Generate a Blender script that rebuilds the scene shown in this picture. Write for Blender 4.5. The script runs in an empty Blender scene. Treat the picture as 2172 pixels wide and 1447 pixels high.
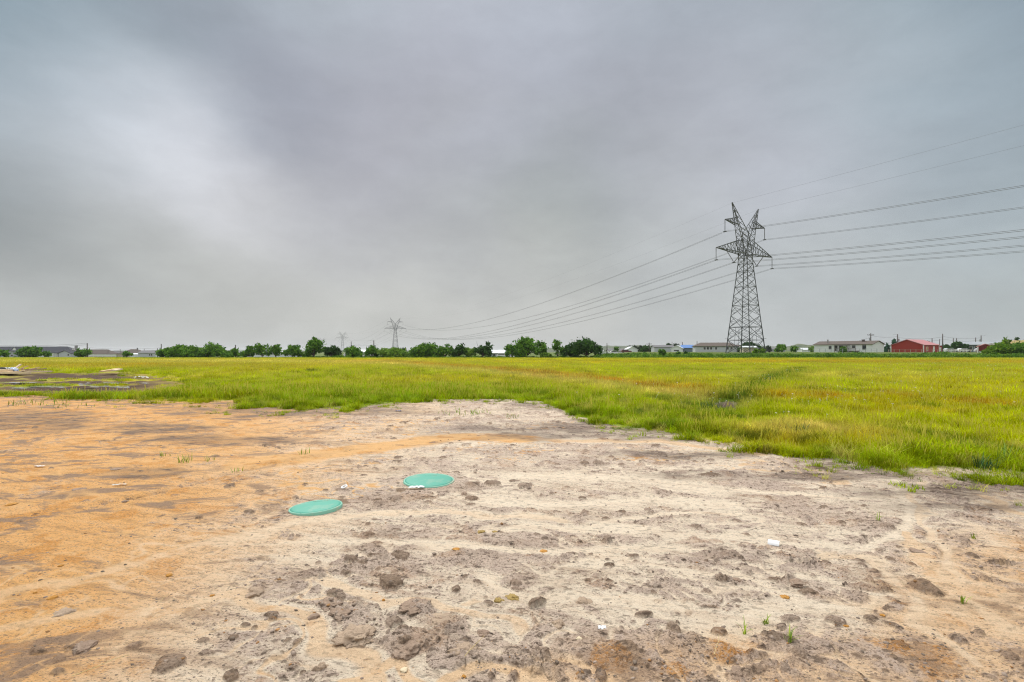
import bpy, math, random
import numpy as np
from mathutils import Vector, Matrix, noise as mnoise
R = math.radians
sc = bpy.context.scene
HOR, FPX, CX, CAMH = 745.0, 1086.0, 1086.0, 1.6      # photo horizon row, focal length in photo pixels

# ------------------------------------------------------------------ camera, sky, sun, exposure
cam = bpy.data.objects.new('camera', bpy.data.cameras.new('camera'))
sc.collection.objects.link(cam)
cam.location = (0, 0, CAMH); cam.rotation_euler = (R(90), 0, 0)
cam.data.sensor_width = 36; cam.data.lens = 18; cam.data.shift_y = 21.5/2172
cam.data.clip_start = 0.05; cam.data.clip_end = 12000
sc.camera = cam
sc.view_settings.view_transform = 'Standard'; sc.view_settings.look = 'None'
sc.view_settings.gamma = 1; sc.view_settings.exposure = 0.65
EXPO = 2**0.65
sc.cycles.filter_width = 1.15; sc.cycles.use_denoising = True; sc.cycles.denoising_prefilter = 'NONE'
sun = bpy.data.objects.new('sun', bpy.data.lights.new('sun', 'SUN'))
sc.collection.objects.link(sun)
sun.data.energy = 1.5; sun.data.angle = R(11); sun.data.color = (1, .965, .9)
SUN_EL, SUN_AZ = R(44), R(-24)       # azimuth from +Y towards +X
sd = Vector((math.sin(SUN_AZ)*math.cos(SUN_EL), math.cos(SUN_AZ)*math.cos(SUN_EL), math.sin(SUN_EL)))
sun.rotation_euler = sd.to_track_quat('Z', 'Y').to_euler(); sun.location = (0, 0, 80)

def s2l(c):
    return [((v/255+.055)/1.055)**2.4 if v/255 > .04045 else v/255/12.92 for v in c]

def make_world():
    w = bpy.data.worlds.new('World'); sc.world = w; w.use_nodes = True
    nt = w.node_tree; N = nt.nodes; Lk = nt.links
    for n in list(N): N.remove(n)
    def add(t, **k):
        n = N.new(t)
        for a, b in k.items(): setattr(n, a, b)
        return n
    out = add('ShaderNodeOutputWorld'); bg = add('ShaderNodeBackground'); bg.inputs[1].default_value = 0.1
    Lk.new(bg.outputs[0], out.inputs[0])
    tc = add('ShaderNodeTexCoord')
    # cloud-layer detail: warp the direction with noise so that the cloud patches get ragged edges
    def vm(op, a, b=None, s=None):
        n = add('ShaderNodeVectorMath', operation=op)
        for i, v in ((0, a), (1, b)):
            if v is None: continue
            if hasattr(v, 'links'): Lk.new(v, n.inputs[i])
            else: n.inputs[i].default_value = v
        if s is not None:
            if hasattr(s, 'links'): Lk.new(s, n.inputs['Scale'])
            else: n.inputs['Scale'].default_value = s
        return n
    def mt(op, a, b=None, c=None, clamp=False):
        n = add('ShaderNodeMath', operation=op); n.use_clamp = clamp
        for i, v in enumerate((a, b, c)):
            if v is None: continue
            if hasattr(v, 'links'): Lk.new(v, n.inputs[i])
            else: n.inputs[i].default_value = v
        return n.outputs[0]
    d0 = tc.outputs['Generated']
    mp = vm('MULTIPLY', d0, (1, 1, 2.2))
    nz = add('ShaderNodeTexNoise'); nz.inputs['Scale'].default_value = 2.3; nz.inputs['Detail'].default_value = 5; nz.inputs['Roughness'].default_value = .5
    Lk.new(mp.outputs[0], nz.inputs['Vector'])
    off = vm('SUBTRACT', nz.outputs['Color'], (.5, .5, .5))
    off2 = vm('SCALE', off.outputs[0], None, .22)
    dd = vm('NORMALIZE', vm('ADD', d0, off2.outputs[0]).outputs[0])
    # (photo px, py, display colour, tightness)
    C = [(20, 20, (114, 140, 153), 22), (330, 30, (132, 150, 162), 22), (700, 30, (168, 181, 192), 22), (1100, 30, (184, 191, 203), 20), (1500, 40, (166, 177, 188), 20), (1860, 30, (150, 165, 174), 20), (2100, 30, (124, 144, 160), 22),
         (60, 250, (172, 184, 195), 26), (150, 150, (150, 166, 178), 30), (330, 300, (244, 247, 255), 40), (210, 270, (206, 211, 220), 36), (450, 160, (158, 164, 177), 34), (330, 150, (160, 172, 182), 36), (620, 265, (146, 150, 163), 36), (560, 200, (148, 153, 167), 34), (800, 280, (164, 166, 178), 24), (800, 130, (176, 180, 192), 20), (1050, 250, (171, 174, 186), 16),
         (1300, 280, (166, 170, 181), 18), (1500, 180, (176, 178, 188), 18), (1700, 230, (178, 184, 193), 20), (1880, 150, (176, 189, 198), 26), (2135, 250, (150, 164, 173), 26), (1650, 365, (192, 195, 207), 26), (1980, 330, (162, 174, 184), 22),
         (35, 500, (116, 123, 125), 34), (60, 390, (148, 157, 163), 34), (200, 430, (194, 197, 200), 34), (200, 540, (158, 163, 163), 30), (430, 380, (222, 224, 231), 38), (560, 440, (204, 205, 211), 34), (720, 470, (194, 196, 200), 26), (760, 380, (172, 173, 183), 30), (950, 430, (176, 179, 182), 20), (1200, 430, (161, 168, 167), 20), (1450, 480, (184, 188, 190), 18), (1780, 460, (186, 193, 197), 18), (2100, 440, (168, 180, 187), 22),
         (60, 680, (188, 191, 190), 28), (330, 600, (190, 192, 190), 24), (560, 580, (188, 190, 187), 22), (800, 660, (198, 199, 195), 18), (1150, 640, (196, 197, 194), 18), (1500, 660, (190, 194, 194), 18), (1800, 620, (186, 191, 192), 18), (2120, 640, (176, 183, 183), 22)]
    acc = None; wsum = None
    def feed(dirv, col, k):
        nonlocal acc, wsum
        dp = add('ShaderNodeVectorMath', operation='DOT_PRODUCT'); Lk.new(dd.outputs[0], dp.inputs[0]); dp.inputs[1].default_value = dirv
        wt = mt('EXPONENT', mt('MULTIPLY_ADD', dp.outputs['Value'], k, -k))
        cs = vm('SCALE', col, None, wt)
        acc = cs if acc is None else vm('ADD', acc.outputs[0], cs.outputs[0])
        wsum = wt if wsum is None else mt('ADD', wsum, wt)
    for px, py, col, k in C:
        v = Vector(((px-CX)/FPX, 1, (HOR-py)/FPX)).normalized()
        c = [q/EXPO*10 for q in s2l(col)]
        feed(tuple(v), tuple(c), k*6.5)
    # the part of the sky above and behind the picture: an overcast sky is brightest overhead
    for az, el, L, k in ((0, 68, 1.4, 34), (-65, 64, 1.5, 34), (65, 64, 1.35, 34), (0, 90, 2.9, 20), (130, 55, 1.35, 14), (-130, 55, 1.4, 14), (150, 15, .62, 10), (-150, 15, .62, 10), (95, 15, .5, 18), (-95, 15, .52, 18)):
        v = Vector((math.sin(R(az))*math.cos(R(el)), math.cos(R(az))*math.cos(R(el)), math.sin(R(el))))
        feed(tuple(v), (L*10/EXPO*.97, L*10/EXPO, L*10/EXPO*1.02), k)
    cl = vm('SCALE', acc.outputs[0], None, mt('DIVIDE', 1, wsum))
    # fine wisps
    nz2 = add('ShaderNodeTexNoise'); nz2.inputs['Scale'].default_value = 5; nz2.inputs['Detail'].default_value = 7; nz2.inputs['Roughness'].default_value = .55
    Lk.new(mp.outputs[0], nz2.inputs['Vector'])
    nz3 = add('ShaderNodeTexNoise'); nz3.inputs['Scale'].default_value = 13; nz3.inputs['Detail'].default_value = 6; nz3.inputs['Roughness'].default_value = .6; nz3.inputs['Distortion'].default_value = .6; Lk.new(mp.outputs[0], nz3.inputs['Vector'])
    wis = mt('MULTIPLY_ADD', mt('MULTIPLY_ADD', nz3.outputs['Fac'], .4, nz2.outputs['Fac']), .34, .762)
    cl2 = vm('SCALE', cl.outputs[0], None, wis)
    sky = add('ShaderNodeTexSky'); sky.sky_type = 'NISHITA'; sky.sun_disc = False
    sky.sun_elevation = SUN_EL; sky.sun_rotation = SUN_AZ; sky.air_density = 1; sky.dust_density = 4
    mix = add('ShaderNodeMix', data_type='RGBA'); mix.inputs['Factor'].default_value = .992
    Lk.new(sky.outputs[0], mix.inputs['A']); Lk.new(cl2.outputs[0], mix.inputs['B'])
    Lk.new(mix.outputs['Result'], bg.inputs[0])
make_world()

# ------------------------------------------------------------------ numpy noise
_rs = np.random.RandomState(7)
_perm = _rs.permutation(4096).astype(np.int64)
_ga = _rs.rand(4096)*2*np.pi
_gx, _gy = np.cos(_ga), np.sin(_ga)
def pn(x, y, seed=0):
    x = np.asarray(x, float)+seed*17.31; y = np.asarray(y, float)-seed*9.77
    xi = np.floor(x).astype(np.int64); yi = np.floor(y).astype(np.int64)
    xf = x-xi; yf = y-yi
    def g(ix, iy, fx, fy):
        h = _perm[(_perm[(ix+seed*131) & 4095]+iy) & 4095]
        return _gx[h]*fx+_gy[h]*fy
    u = xf*xf*xf*(xf*(xf*6-15)+10); v = yf*yf*yf*(yf*(yf*6-15)+10)
    a = g(xi, yi, xf, yf); b = g(xi+1, yi, xf-1, yf); c = g(xi, yi+1, xf, yf-1); d = g(xi+1, yi+1, xf-1, yf-1)
    return ((a+(b-a)*u)*(1-v)+(c+(d-c)*u)*v)*1.5
def fbm(x, y, o, seed=0, gain=.5):
    s = 0; a = 1.0; t = 0
    for i in range(o):
        s = s+a*pn(x, y, seed+i); t += a; a *= gain; x = np.asarray(x)*2.03; y = np.asarray(y)*2.03
    return s/t
def ss(a, b, x):
    t = np.clip((x-a)/(b-a), 0, 1); return t*t*(3-2*t)
def lerp(a, b, t): return a+(b-a)*t

# ------------------------------------------------------------------ terrain
def base_g(x, y):
    x = np.asarray(x, float); y = np.asarray(y, float)
    r = x/np.maximum(y, 1.0)
    right = ss(.12, .24, r)
    z = .02*ss(9, 116, y)
    z = z+right*1.18*ss(119, 133, y)-(1-right)*2.05*ss(121, 290, y)
    z = z+.05*fbm(x*.09, y*.09, 2, 31)*ss(8, 20, y)
    return z
def chart(x, y):                                     # where a point of the flat ground lies in the photograph's survey grid
    yy = np.maximum(y, .6)
    return CX+FPX*x/yy, HOR+FPX*CAMH/yy
def g2(px, py):                                      # survey grid -> flat ground
    Y = FPX*CAMH/(py-HOR); return (px-CX)/FPX*Y, Y
EDGE = np.array([(-900, 826), (-200, 834), (0, 843), (60, 838), (150, 845), (300, 851), (430, 853), (500, 863), (560, 868), (640, 869), (760, 867), (830, 858), (930, 850), (1060, 848),
                 (1150, 853), (1200, 879), (1270, 899), (1330, 907), (1440, 931), (1500, 946), (1600, 961), (1700, 973), (1800, 986), (1900, 1000), (2000, 1008), (2100, 1013), (2172, 1020), (2600, 1040), (3400, 1060)], float)
def field_mask(x, y, soft=1.0):
    px, py = chart(x, y)
    e = np.interp(px, EDGE[:, 0], EDGE[:, 1])
    Ye = FPX*CAMH/(e-HOR)
    yy = y+.6*fbm(x*1.3, y*1.3, 3, 5)+.28*fbm(x*3.7, y*3.7, 2, 6)+.35*fbm(x*.8, y*.8, 2, 9)+1.3*fbm(x*.35, y*.35, 2, 8)*ss(8, 18, y)
    return ss(-.12*soft, .25*soft, yy-Ye)
def seg_dist(x, y, pts):
    d = np.full(np.shape(x), 1e9)
    W = [g2(*p) for p in pts]
    for (ax, ay), (bx, by) in zip(W[:-1], W[1:]):
        ux, uy = bx-ax, by-ay; L = ux*ux+uy*uy
        t = np.clip(((x-ax)*ux+(y-ay)*uy)/L, 0, 1)
        d = np.minimum(d, np.hypot(x-ax-t*ux, y-ay-t*uy))
    return d
STREAMS = [  # (points, half width m, orange 0..1, strength)
    ([(-60, 1290), (150, 1232), (330, 1186), (500, 1142), (620, 1113), (740, 1098), (860, 1086), (1000, 1090), (1180, 1102)], .10, .25, 1.0),
    ([(-40, 1345), (200, 1312), (330, 1291), (480, 1272), (600, 1292), (690, 1345), (760, 1405), (820, 1470)], .07, .5, 1.0),
    ([(690, 1235), (760, 1262), (800, 1286), (862, 1272), (930, 1280), (1010, 1302), (1100, 1335)], .05, .35, 1.0),
    ([(600, 1150), (724, 1148), (900, 1156), (1050, 1166), (1180, 1174), (1300, 1162), (1480, 1165)], .07, .1, .9),
    ([(1040, 1235), (1150, 1264), (1250, 1272), (1400, 1290), (1560, 1303), (1700, 1302), (1850, 1268)], .06, .1, 1.0),
    ([(1900, 1015), (1925, 1090), (1905, 1132), (1820, 1166), (1700, 1156), (1500, 1132), (1250, 1118)], .055, .05, 1.0),
    ([(540, 985), (700, 962), (850, 942), (980, 926), (1100, 930)], .5, 1.0, 1.0),
    ([(900, 925), (1040, 922), (1180, 935), (1400, 936), (1600, 962)], .22, .55, .8),
    ([(1925, 1130), (1962, 1200), (2040, 1270), (2120, 1335)], .06, .5, 1.0),
    ([(1960, 1020), (1930, 1060), (1960, 1110), (2010, 1150), (2030, 1230)], .045, .3, 1.0), ([(1760, 1180), (1860, 1200), (1940, 1270), (1980, 1350), (2060, 1420)], .045, .3, 1.0), ([(1380, 1200), (1500, 1215), (1640, 1240), (1700, 1300)], .04, .1, 1.0), ([(1600, 1100), (1480, 1085), (1350, 1100), (1180, 1125), (1050, 1120)], .06, .1, 1.0),
    ([(2260, 1120), (2150, 1085), (2070, 1050)], .08, .5, 1.0),
    ([(1560, 1040), (1700, 1052), (1820, 1062), (1960, 1040)], .06, .1, 1.0),
    ([(1040, 1062), (1200, 1075), (1400, 1060), (1560, 1075)], .16, .05, .9),
    ([(1100, 1010), (1350, 1015), (1500, 1040)], .2, .05, .8),
    ([(930, 1447), (850, 1400), (760, 1440)], .04, .6, 1.0),
    ([(1150, 1447), (1010, 1432), (940, 1447)], .05, .6, 1.0)]
LIDS = [(670, 1082, .255), (910, 1025, .305)]
MOUNDS = [  # larger clay lumps: px, py, half width m, height m
    (757, 1350, .10, .03), (870, 1362, .15, .04), (905, 1285, .11, .045), (700, 1282, .08, .03), (960, 1378, .15, .05), (1130, 1412, .16, .045), (1010, 1420, .13, .045),
    (545, 1250, .045, .035), (133, 1300, .05, .025), (178, 1375, .07, .03), (1240, 1270, .06, .035), (1320, 1390, .10, .03), (1450, 1350, .12, .035), (960, 1335, .1, .03),
    (1850, 1270, .2, .03), (1700, 1195, .14, .035), (1490, 1170, .13, .03), (1530, 1240, .1, .03), (1690, 1240, .09, .03), (1830, 1145, .13, .035), (1270, 1240, .1, .02), (870, 1215, .12, .02)]
def lumps(x, y, cell, r0, r1, pr, seed, warp, lacks=None):
    # separate rounded lumps scattered one per cell: height 0..1 of the nearest lump, scaled by its radius
    gx, gy = np.floor(x/cell).astype(np.int64), np.floor(y/cell).astype(np.int64); out = np.zeros_like(x)
    for i in (-1, 0, 1):
        for j in (-1, 0, 1):
            a, b = gx+i, gy+j; h = _perm[(_perm[(a+seed*57) & 4095]+b) & 4095]
            f = lambda k: _perm[(h+k*911) & 4095]/4096.0
            r = r0+(r1-r0)*f(3)**2.2; e = .65+.7*f(5); an = f(6)*3.14; ca, sa = np.cos(an), np.sin(an)
            dx = x-(a+f(1))*cell; dy = y-(b+f(2))*cell; u = dx*ca+dy*sa; v = -dx*sa+dy*ca
            d = np.sqrt((u*e)**2+(v/e)**2)/r+warp
            out = np.where(f(4) < pr, np.maximum(out, np.clip(1-d*d, 0, 1)**.42*r), out)
    return out
def ell(px, py, cx, cy, rx, ry, soft=.35):
    d = np.sqrt(((px-cx)/rx)**2+((py-cy)/ry)**2)
    return 1-ss(1-soft, 1+soft, d)
def dirt(x, y):
    """height over base_g and cover masks of the bare ground, world metres in, arrays out"""
    x = np.asarray(x, float); y = np.asarray(y, float)
    px, py = chart(x, y)
    px = px+38*fbm(x*.7, y*.7, 3, 60); 
    fl = field_mask(x, y)
    wx = x+.18*fbm(x*2.1, y*2.1, 2, 41); wy = y+.18*fbm(x*2.1, y*2.1, 2, 45)
    n1 = fbm(x*.75, y*.75, 2, 1)
    n2 = fbm(wx*3.0, wy*3.0, 2, 11)
    n3 = fbm(wx*8.5, wy*8.5, 3, 21)
    n4 = fbm(x*30, y*30, 2, 26)
    q = px+.9*(py-960)
    orange = 1-ss(330, 1020, q+90*n1)
    orange = np.maximum(orange, .55*ss(1780, 2100, px+.9*(py-1180)+120*n2)*ss(1080, 1180, py))
    orange = np.maximum(orange, .5*ell(px, py, 1600, 1430, 520, 90))
    rough = lerp(1.0, .42, ss(.35, .95, orange)*(1-ss(1130, 1330, py)*.6))
    rough = rough*(.55+.6*ss(-.25, .35, fbm(x*1.3, y*1.3, 2, 51)))
    lft = (1-ss(380, 700, px))*ss(1120, 1220, py); rough = rough*(1-.6*lft)
    rough = rough*(1-.15*ss(1200, 1420, py))
    big = np.clip(n2+.1, 0, 1)**.9*.020
    n5 = fbm(wx*17+2*n2, wy*17, 2, 27)
    clods = np.clip(n3-.02, 0, 1)**.7*.017+np.clip(n5-.03, 0, 1)**.6*.020*(.45+.55*ss(-.25, .15, n2))
    fr = np.clip((11-y)/6, 0, 1)
    H = .016*n1+rough*(big+clods+(.010*np.abs(n4)+.007*fbm(x*75, y*75, 1, 90))*fr)
    n6 = fbm(wx*11+5, wy*13, 2, 29); H = H+rough*np.clip(n6-.12, 0, 1)**.6*.030*ss(-.3, .2, fbm(x*1.7, y*1.7, 2, 30))
    c1 = np.abs(fbm(wx*.9+.4*wy, wy*1.25, 3, 151)); c2 = np.abs(fbm(wx*2.2, wy*2.9, 2, 155)); chan = np.maximum(np.exp(-(c1/.045)**2), .75*np.exp(-(c2/.05)**2)); H = H-.026*chan*ss(-.4, .2, fbm(x*.6, y*.6, 2, 158))
    cl = ss(-.35, .30, fbm(x*1.1, y*1.1, 3, 171))*(1-.75*ss(.45, .95, orange)*(1-ss(1180, 1330, py)*.7))*(.75+.45*ss(1150, 1400, py))*(1-.6*lft)
    wn = .55*n3+.35*n5; ok = (y > 1.4) & (y < 19)
    L1, L2, L3 = np.zeros_like(x), np.zeros_like(x), np.zeros_like(x)
    q_ = lambda a: a[ok] if np.ndim(a) else a
    if ok.any():
        X_, Y_, W_, C_ = x[ok], y[ok], wn[ok], cl[ok]
        L1[ok] = lumps(X_, Y_,   .36, .030, .105, .75*C_, 3, W_); L2[ok] = lumps(X_, Y_, .15, .013, .045, .9*C_, 5, W_*.8); L3[ok] = lumps(X_, Y_, .065, .006, .017, .8*C_, 9, W_*.6)*np.clip((9-Y_)/4, 0, 1)
    LM = np.maximum(np.maximum(L1*.50, L2*.62), L3*.7); H = np.where(LM > 0, np.maximum(H*.6, .004)+LM+.004*n4+.10*LM*n5, H)
    mound = np.zeros_like(x)
    for cx, cy, r, h in MOUNDS:
        X, Y = g2(cx, cy)
        dx = (x-X)/r; dy = (y-Y)/(r*1.05)
        m = np.abs(dx) < 2.2
        if not m.any(): continue
        d = np.hypot(dx, dy)+.42*n3+.3*n2
        b = np.clip(1-d*d, 0, 1)**.45
        mound = np.maximum(mound, b*h)
    crk = np.abs(fbm(x*9+3, y*9, 2, 71)); crack = (1-ss(0, .035, crk))*ss(.01, .03, mound)
    H = H+mound*.6*(1+.5*n3+.4*n5)-crack*.012+ss(.005, .03, mound)*.006*n4
    lvl = .0005+.010*fbm(x*.55, y*.9, 2, 81)+.012*fbm(x*1.9, y*2.6, 2, 83)+.011*np.clip(orange, 0, 1)*(1-ss(1180, 1400, py)*.6)-.003*ss(1200, 1420, py)+.007*lft
    so = np.zeros_like(x); st = np.zeros_like(x)
    near = (y > 1.5) & (y < 16) & (np.abs(x) < 1.5*y+2)
    for pts, w, o, s in STREAMS:
        d = np.full(np.shape(x), 1e9)
        d[near] = seg_dist(wx[near], wy[near], pts)
        k = np.exp(-(d/w)**2)*s
        so = np.where(k > st, o, so); st = np.maximum(st, k)
    H = H-.06*st*(1-.6*ss(.02, .05, mound)); st = np.maximum(st, .7*chan*ss(-.35, .1, fbm(x*.6, y*.6, 2, 158))*(y < 12)); lvl = lvl+.004*st-ss(.005, .03, mound)*.012*(1-st)
    for cx, cy, r in LIDS:
        X, Y = g2(cx, cy); d = np.hypot(x-X, y-Y)
        k = 1-ss(r*1.05, r*1.9, d)
        H = lerp(H, .02+.01*n3, k*.9); lvl = lvl+k*.012
    lvl = lvl+.003*fbm(x*3+y*2, y*17-x*3, 2, 95)
    t = (H-lvl)/.006
    sand = 1-ss(-1, 2.4, t+1.2*n5+1.2*fbm(x*3.3, y*3.3, 2, 97))
    z = lvl+np.where(t > 20, H-lvl, .006*np.log1p(np.exp(np.clip(t, -30, 20))))
    orange = lerp(orange, np.maximum(so, orange*.8), ss(.25, .7, st))
    # erosion lip running in from the left
    lip = np.full(np.shape(x), 1e9); lip[near] = seg_dist(wx[near], wy[near], [(220, 1072), (340, 1046), (440, 1020), (560, 990), (660, 968), (760, 952)])
    lk = np.exp(-(lip/.085)**2); z = z-.05*lk*np.clip(.35+1.3*n3, 0, 1)+.03*np.exp(-((lip-.12)/.07)**2)*np.clip(.3+n2, 0, 1)
    wet = np.zeros_like(x)
    for a in [(1230, 915, 270, 17), (640, 871, 230, 14), (2060, 1050, 220, 34), (60, 893, 130, 22), (1530, 862, 50, 12), (470, 935, 170, 9), (330, 912, 130, 8), (1450, 965, 160, 9), (1150, 860, 70, 8), (300, 1005, 90, 8), (1700, 1010, 260, 10)]:
        wet = np.maximum(wet, ell(px, py+10*n1, *a, .6))
    fringe = field_mask(x, y+1.0, 2.5)*(1-fl)*ss(-.25, .2, fbm(x*.9, y*.9, 2, 161)); wet = np.maximum(wet, .75*fringe)
    wet = wet*(.35+.65*ss(-.25, .2, fbm(x*1.1, y*2.6, 3, 101)))
    wet = np.clip(wet*1.5, 0, 1)
    mud = ell(px, py, 150, 812, 240, 28, .4)*ss(-.30, -.02, fbm(x*.12, y*.5, 3, 111)+.06)
    mud = np.maximum(mud, ell(px, py, 1530, 862, 46, 9, .5))
    mud = np.maximum(mud, ell(px, py, 1515, 893, 26, 8, .5)*.7)
    dark = .45*ss(.010, .04, z-lvl)*np.clip(.4+1.2*fbm(x*2.2, y*2.2, 2, 121)+.5*n3, 0, 1)
    dark = np.maximum(dark, ss(.02, .06, mound)*.35*ss(-.25, .15, n3+.4*n2)); dark = np.maximum(dark, ss(.002, .009, LM)*(.55+.45*ss(-.3, .2, fbm(x*1.9, y*1.9, 2, 175)))*(1-sand*.6))
    dark = np.maximum(dark, lk*ss(-.1, .25, n3+.6*n2)); sand = sand*(1-.8*lk*ss(-.1, .2, n3))
    yel = ss(.15, .30, fbm(x*2.4, y*2.4, 3, 131))*(.35+.65*ss(.2, .5, orange))
    fade = 1-fl*.85
    z = z*fade*(1-ss(16, 30, y)*.6)
    z = z+.14*mud*fbm(x*1.0, y*1.6, 3, 141)-.03*mud
    return z, dict(st=np.clip(st*1.2, 0, 1)*(1-np.clip(LM*90, 0, 1)), deep=field_mask(x, y-.55)*.9+.1*fl, sand=sand, orange=orange, wet=wet, field=fl, dark=dark, yel=yel, mud=mud, crack=crack)
def surf(x, y):
    x1 = np.atleast_1d(np.asarray(x, float)); y1 = np.atleast_1d(np.asarray(y, float))
    z = base_g(x1, y1)+dirt(x1, y1)[0]
    return float(z[0]) if np.ndim(x) == 0 else z

# vegetation colours of the field: one real map of what grows where, used by the grass and by the soil under it
GREEN, YGREEN, GOLD, TAN, RUST, DGREEN = [np.array(c) for c in ((.28, .40, .006), (.545, .59, .0), (.66, .53, .008), (.80, .64, .20), (.55, .22, .015), (.06, .15, .012))]
BAND = [(560, 772), (820, 767), (1000, 781), (1150, 794), (1300, 811), (1450, 831), (1570, 842)]
def veg(x, y, rnd=None):
    px, py = chart(x, y)
    n = fbm(x*.09, y*.05, 3, 201); m = fbm(x*.45, y*.3, 3, 211); k = fbm(x*.22, y*.14, 2, 221)
    if rnd is None: rnd = .5
    c = np.empty(np.shape(x)+(3,)); c[:] = YGREEN
    def put(col, t):
        nonlocal c
        c = c+(col-c)*np.clip(t, 0, 1)[..., None]
    e = np.interp(px, EDGE[:, 0], EDGE[:, 1])
    up = e-py
    put(GREEN, (1-ss(8, 70, up+70*m))*.68)
    put(GREEN, ss(.0, .35, n+.4*m)*.55)
    put(GOLD, ss(.1, .5, -n+.5*k)*.5)
    lx = np.interp(px, [b[0] for b in BAND], [b[1] for b in BAND])
    h = 4+np.clip((px-700)/900, 0, 1)*12
    inb = ss(560, 860, px)*(1-ss(1560, 1640, px))
    put(TAN, np.exp(-((py-lx-h*.9)/(h*.8))**2)*inb*.75)
    put(RUST, np.exp(-((py-lx)/(h*.55))**2)*inb*(.75+.5*m))
    put(RUST, ell(px, py, 250, 778, 420, 6, .6)*(.45+.9*m)); put(TAN, ell(px, py, 350, 768, 520, 4, .5)*.6)
    put(RUST, ell(px, py, 1800, 769, 620, 4, .6)*(.5+.9*m))
    put(GOLD, ell(px, py, 1720, 935, 200, 28, .6)*(.6+.8*m)); put(TAN, ell(px, py, 1720, 918, 160, 18, .6)*(.3+.9*m))
    put(RUST, ell(px, py, 2080, 870, 260, 16, .6)*(.35+1.1*m)); put(RUST, ell(px, py, 1700, 845, 260, 12, .6)*(.2+1.1*m))
    put(TAN, ell(px, py, 1750, 800, 300, 10, .8)*.35*(1+m)); put(GOLD, ell(px, py, 1200, 765, 700, 4, .6)*.2)
    t = seg_dist(x, y, [(1500, 880), (1530, 862), (1580, 836), (1640, 806), (1700, 783)])
    put(GREEN*.8, np.exp(-(t/1.0)**2)*.85)
    put(DGREEN, np.exp(-(t/.5)**2)*ss(-.4, .1, m)*.75)
    put(DGREEN, ss(.12, .36, fbm(x*1.5, y*1.5, 3, 233))*(1-ss(30, 110, up))*.55); put(TAN, ss(.2, .4, fbm(x*2.1+9, y*2.1, 2, 236))*(1-ss(60, 160, up))*.5)
    put(DGREEN, ss(.24, .42, fbm(x*.8, y*.5, 2, 231))*.55)
    put(GREEN, ell(px, py, 700, 845, 500, 22, .6)*.6)
    return c

def fast_mesh(name, V, F, smooth=True, cols=None):
    V = np.asarray(V, np.float32); F = np.asarray(F, np.int32)
    me = bpy.data.meshes.new(name); k = F.shape[1]
    me.vertices.add(len(V)); me.vertices.foreach_set('co', V.ravel())
    me.loops.add(F.size); me.loops.foreach_set('vertex_index', F.ravel())
    me.polygons.add(len(F)); me.polygons.foreach_set('loop_start', np.arange(0, F.size, k, dtype=np.int32))
    me.polygons.foreach_set('loop_total', np.full(len(F), k, np.int32))
    me.polygons.foreach_set('use_smooth', np.full(len(F), smooth, bool))
    for nm, arr in (cols or {}).items():
        a = me.attributes.new(nm, 'FLOAT_COLOR', 'POINT'); arr = np.concatenate([arr, np.ones((len(arr), 4-arr.shape[1]))], 1) if arr.shape[1] < 4 else arr
        a.data.foreach_set('color', np.ascontiguousarray(arr, np.float32).ravel())
    me.update(calc_edges=True); me.validate()
    return me
def link(name, me, mat=None, parent=None, coll=None):
    o = bpy.data.objects.new(name, me)
    if coll: coll.objects.link(o)
    else: sc.collection.objects.link(o)
    if mat is not None: me.materials.append(mat)
    if parent: o.parent = parent
    return o
def tag(o, label=None, cat=None, group=None, kind=None):
    if label: o['label'] = label
    if cat: o['category'] = cat
    if group: o['group'] = group
    if kind: o['kind'] = kind
    return o
def empty(name, loc, rz=0, **k):
    o = bpy.data.objects.new(name, None); sc.collection.objects.link(o)
    o.location = loc; o.rotation_euler = (0, 0, rz); o.empty_display_size = .2
    return tag(o, **k)

# ------------------------------------------------------------------ materials
class NT:
    def __init__(s, name):
        s.m = bpy.data.materials.new(name); s.m.use_nodes = True; s.t = s.m.node_tree
        s.b = s.t.nodes['Principled BSDF']; s.out = s.t.nodes['Material Output']
    def n(s, t, **k):
        q = s.t.nodes.new(t)
        for a, b in k.items(): setattr(q, a, b)
        return q
    def l(s, a, b): s.t.links.new(a, b)
    def set(s, sock, v):
        if hasattr(v, 'links'): s.l(v, sock)
        else: sock.default_value = v
    def noise(s, scale, detail=3, rough=.5, vec=None, dist=0):
        q = s.n('ShaderNodeTexNoise'); q.inputs['Scale'].default_value = scale; q.inputs['Detail'].default_value = detail; q.inputs['Roughness'].default_value = rough; q.inputs['Distortion'].default_value = dist
        if vec is not None: s.l(vec, q.inputs['Vector'])
        return q.outputs['Fac']
    def mix(s, f, a, b, mode='MIX'):
        q = s.n('ShaderNodeMix', data_type='RGBA', blend_type=mode); s.set(q.inputs['Factor'], f); s.set(q.inputs['A'], a); s.set(q.inputs['B'], b); return q.outputs['Result']
    def math(s, op, a, b=0, c=0, clamp=False):
        q = s.n('ShaderNodeMath', operation=op); q.use_clamp = clamp; s.set(q.inputs[0], a); s.set(q.inputs[1], b); s.set(q.inputs[2], c); return q.outputs[0]
    def ramp(s, f, a, b, lo=0, hi=1):
        q = s.n('ShaderNodeMapRange'); q.interpolation_type = 'SMOOTHSTEP'; s.set(q.inputs[0], f); q.inputs[1].default_value = a; q.inputs[2].default_value = b; q.inputs[3].default_value = lo; q.inputs[4].default_value = hi; return q.outputs[0]
    def bump(s, h, strength, dist, normal=None):
        q = s.n('ShaderNodeBump'); q.inputs['Strength'].default_value = strength; q.inputs['Distance'].default_value = dist; s.l(h, q.inputs['Height'])
        if normal is not None: s.l(normal, q.inputs['Normal'])
        return q.outputs['Normal']
def rgb(*c): return (c[0], c[1], c[2], 1)
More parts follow.
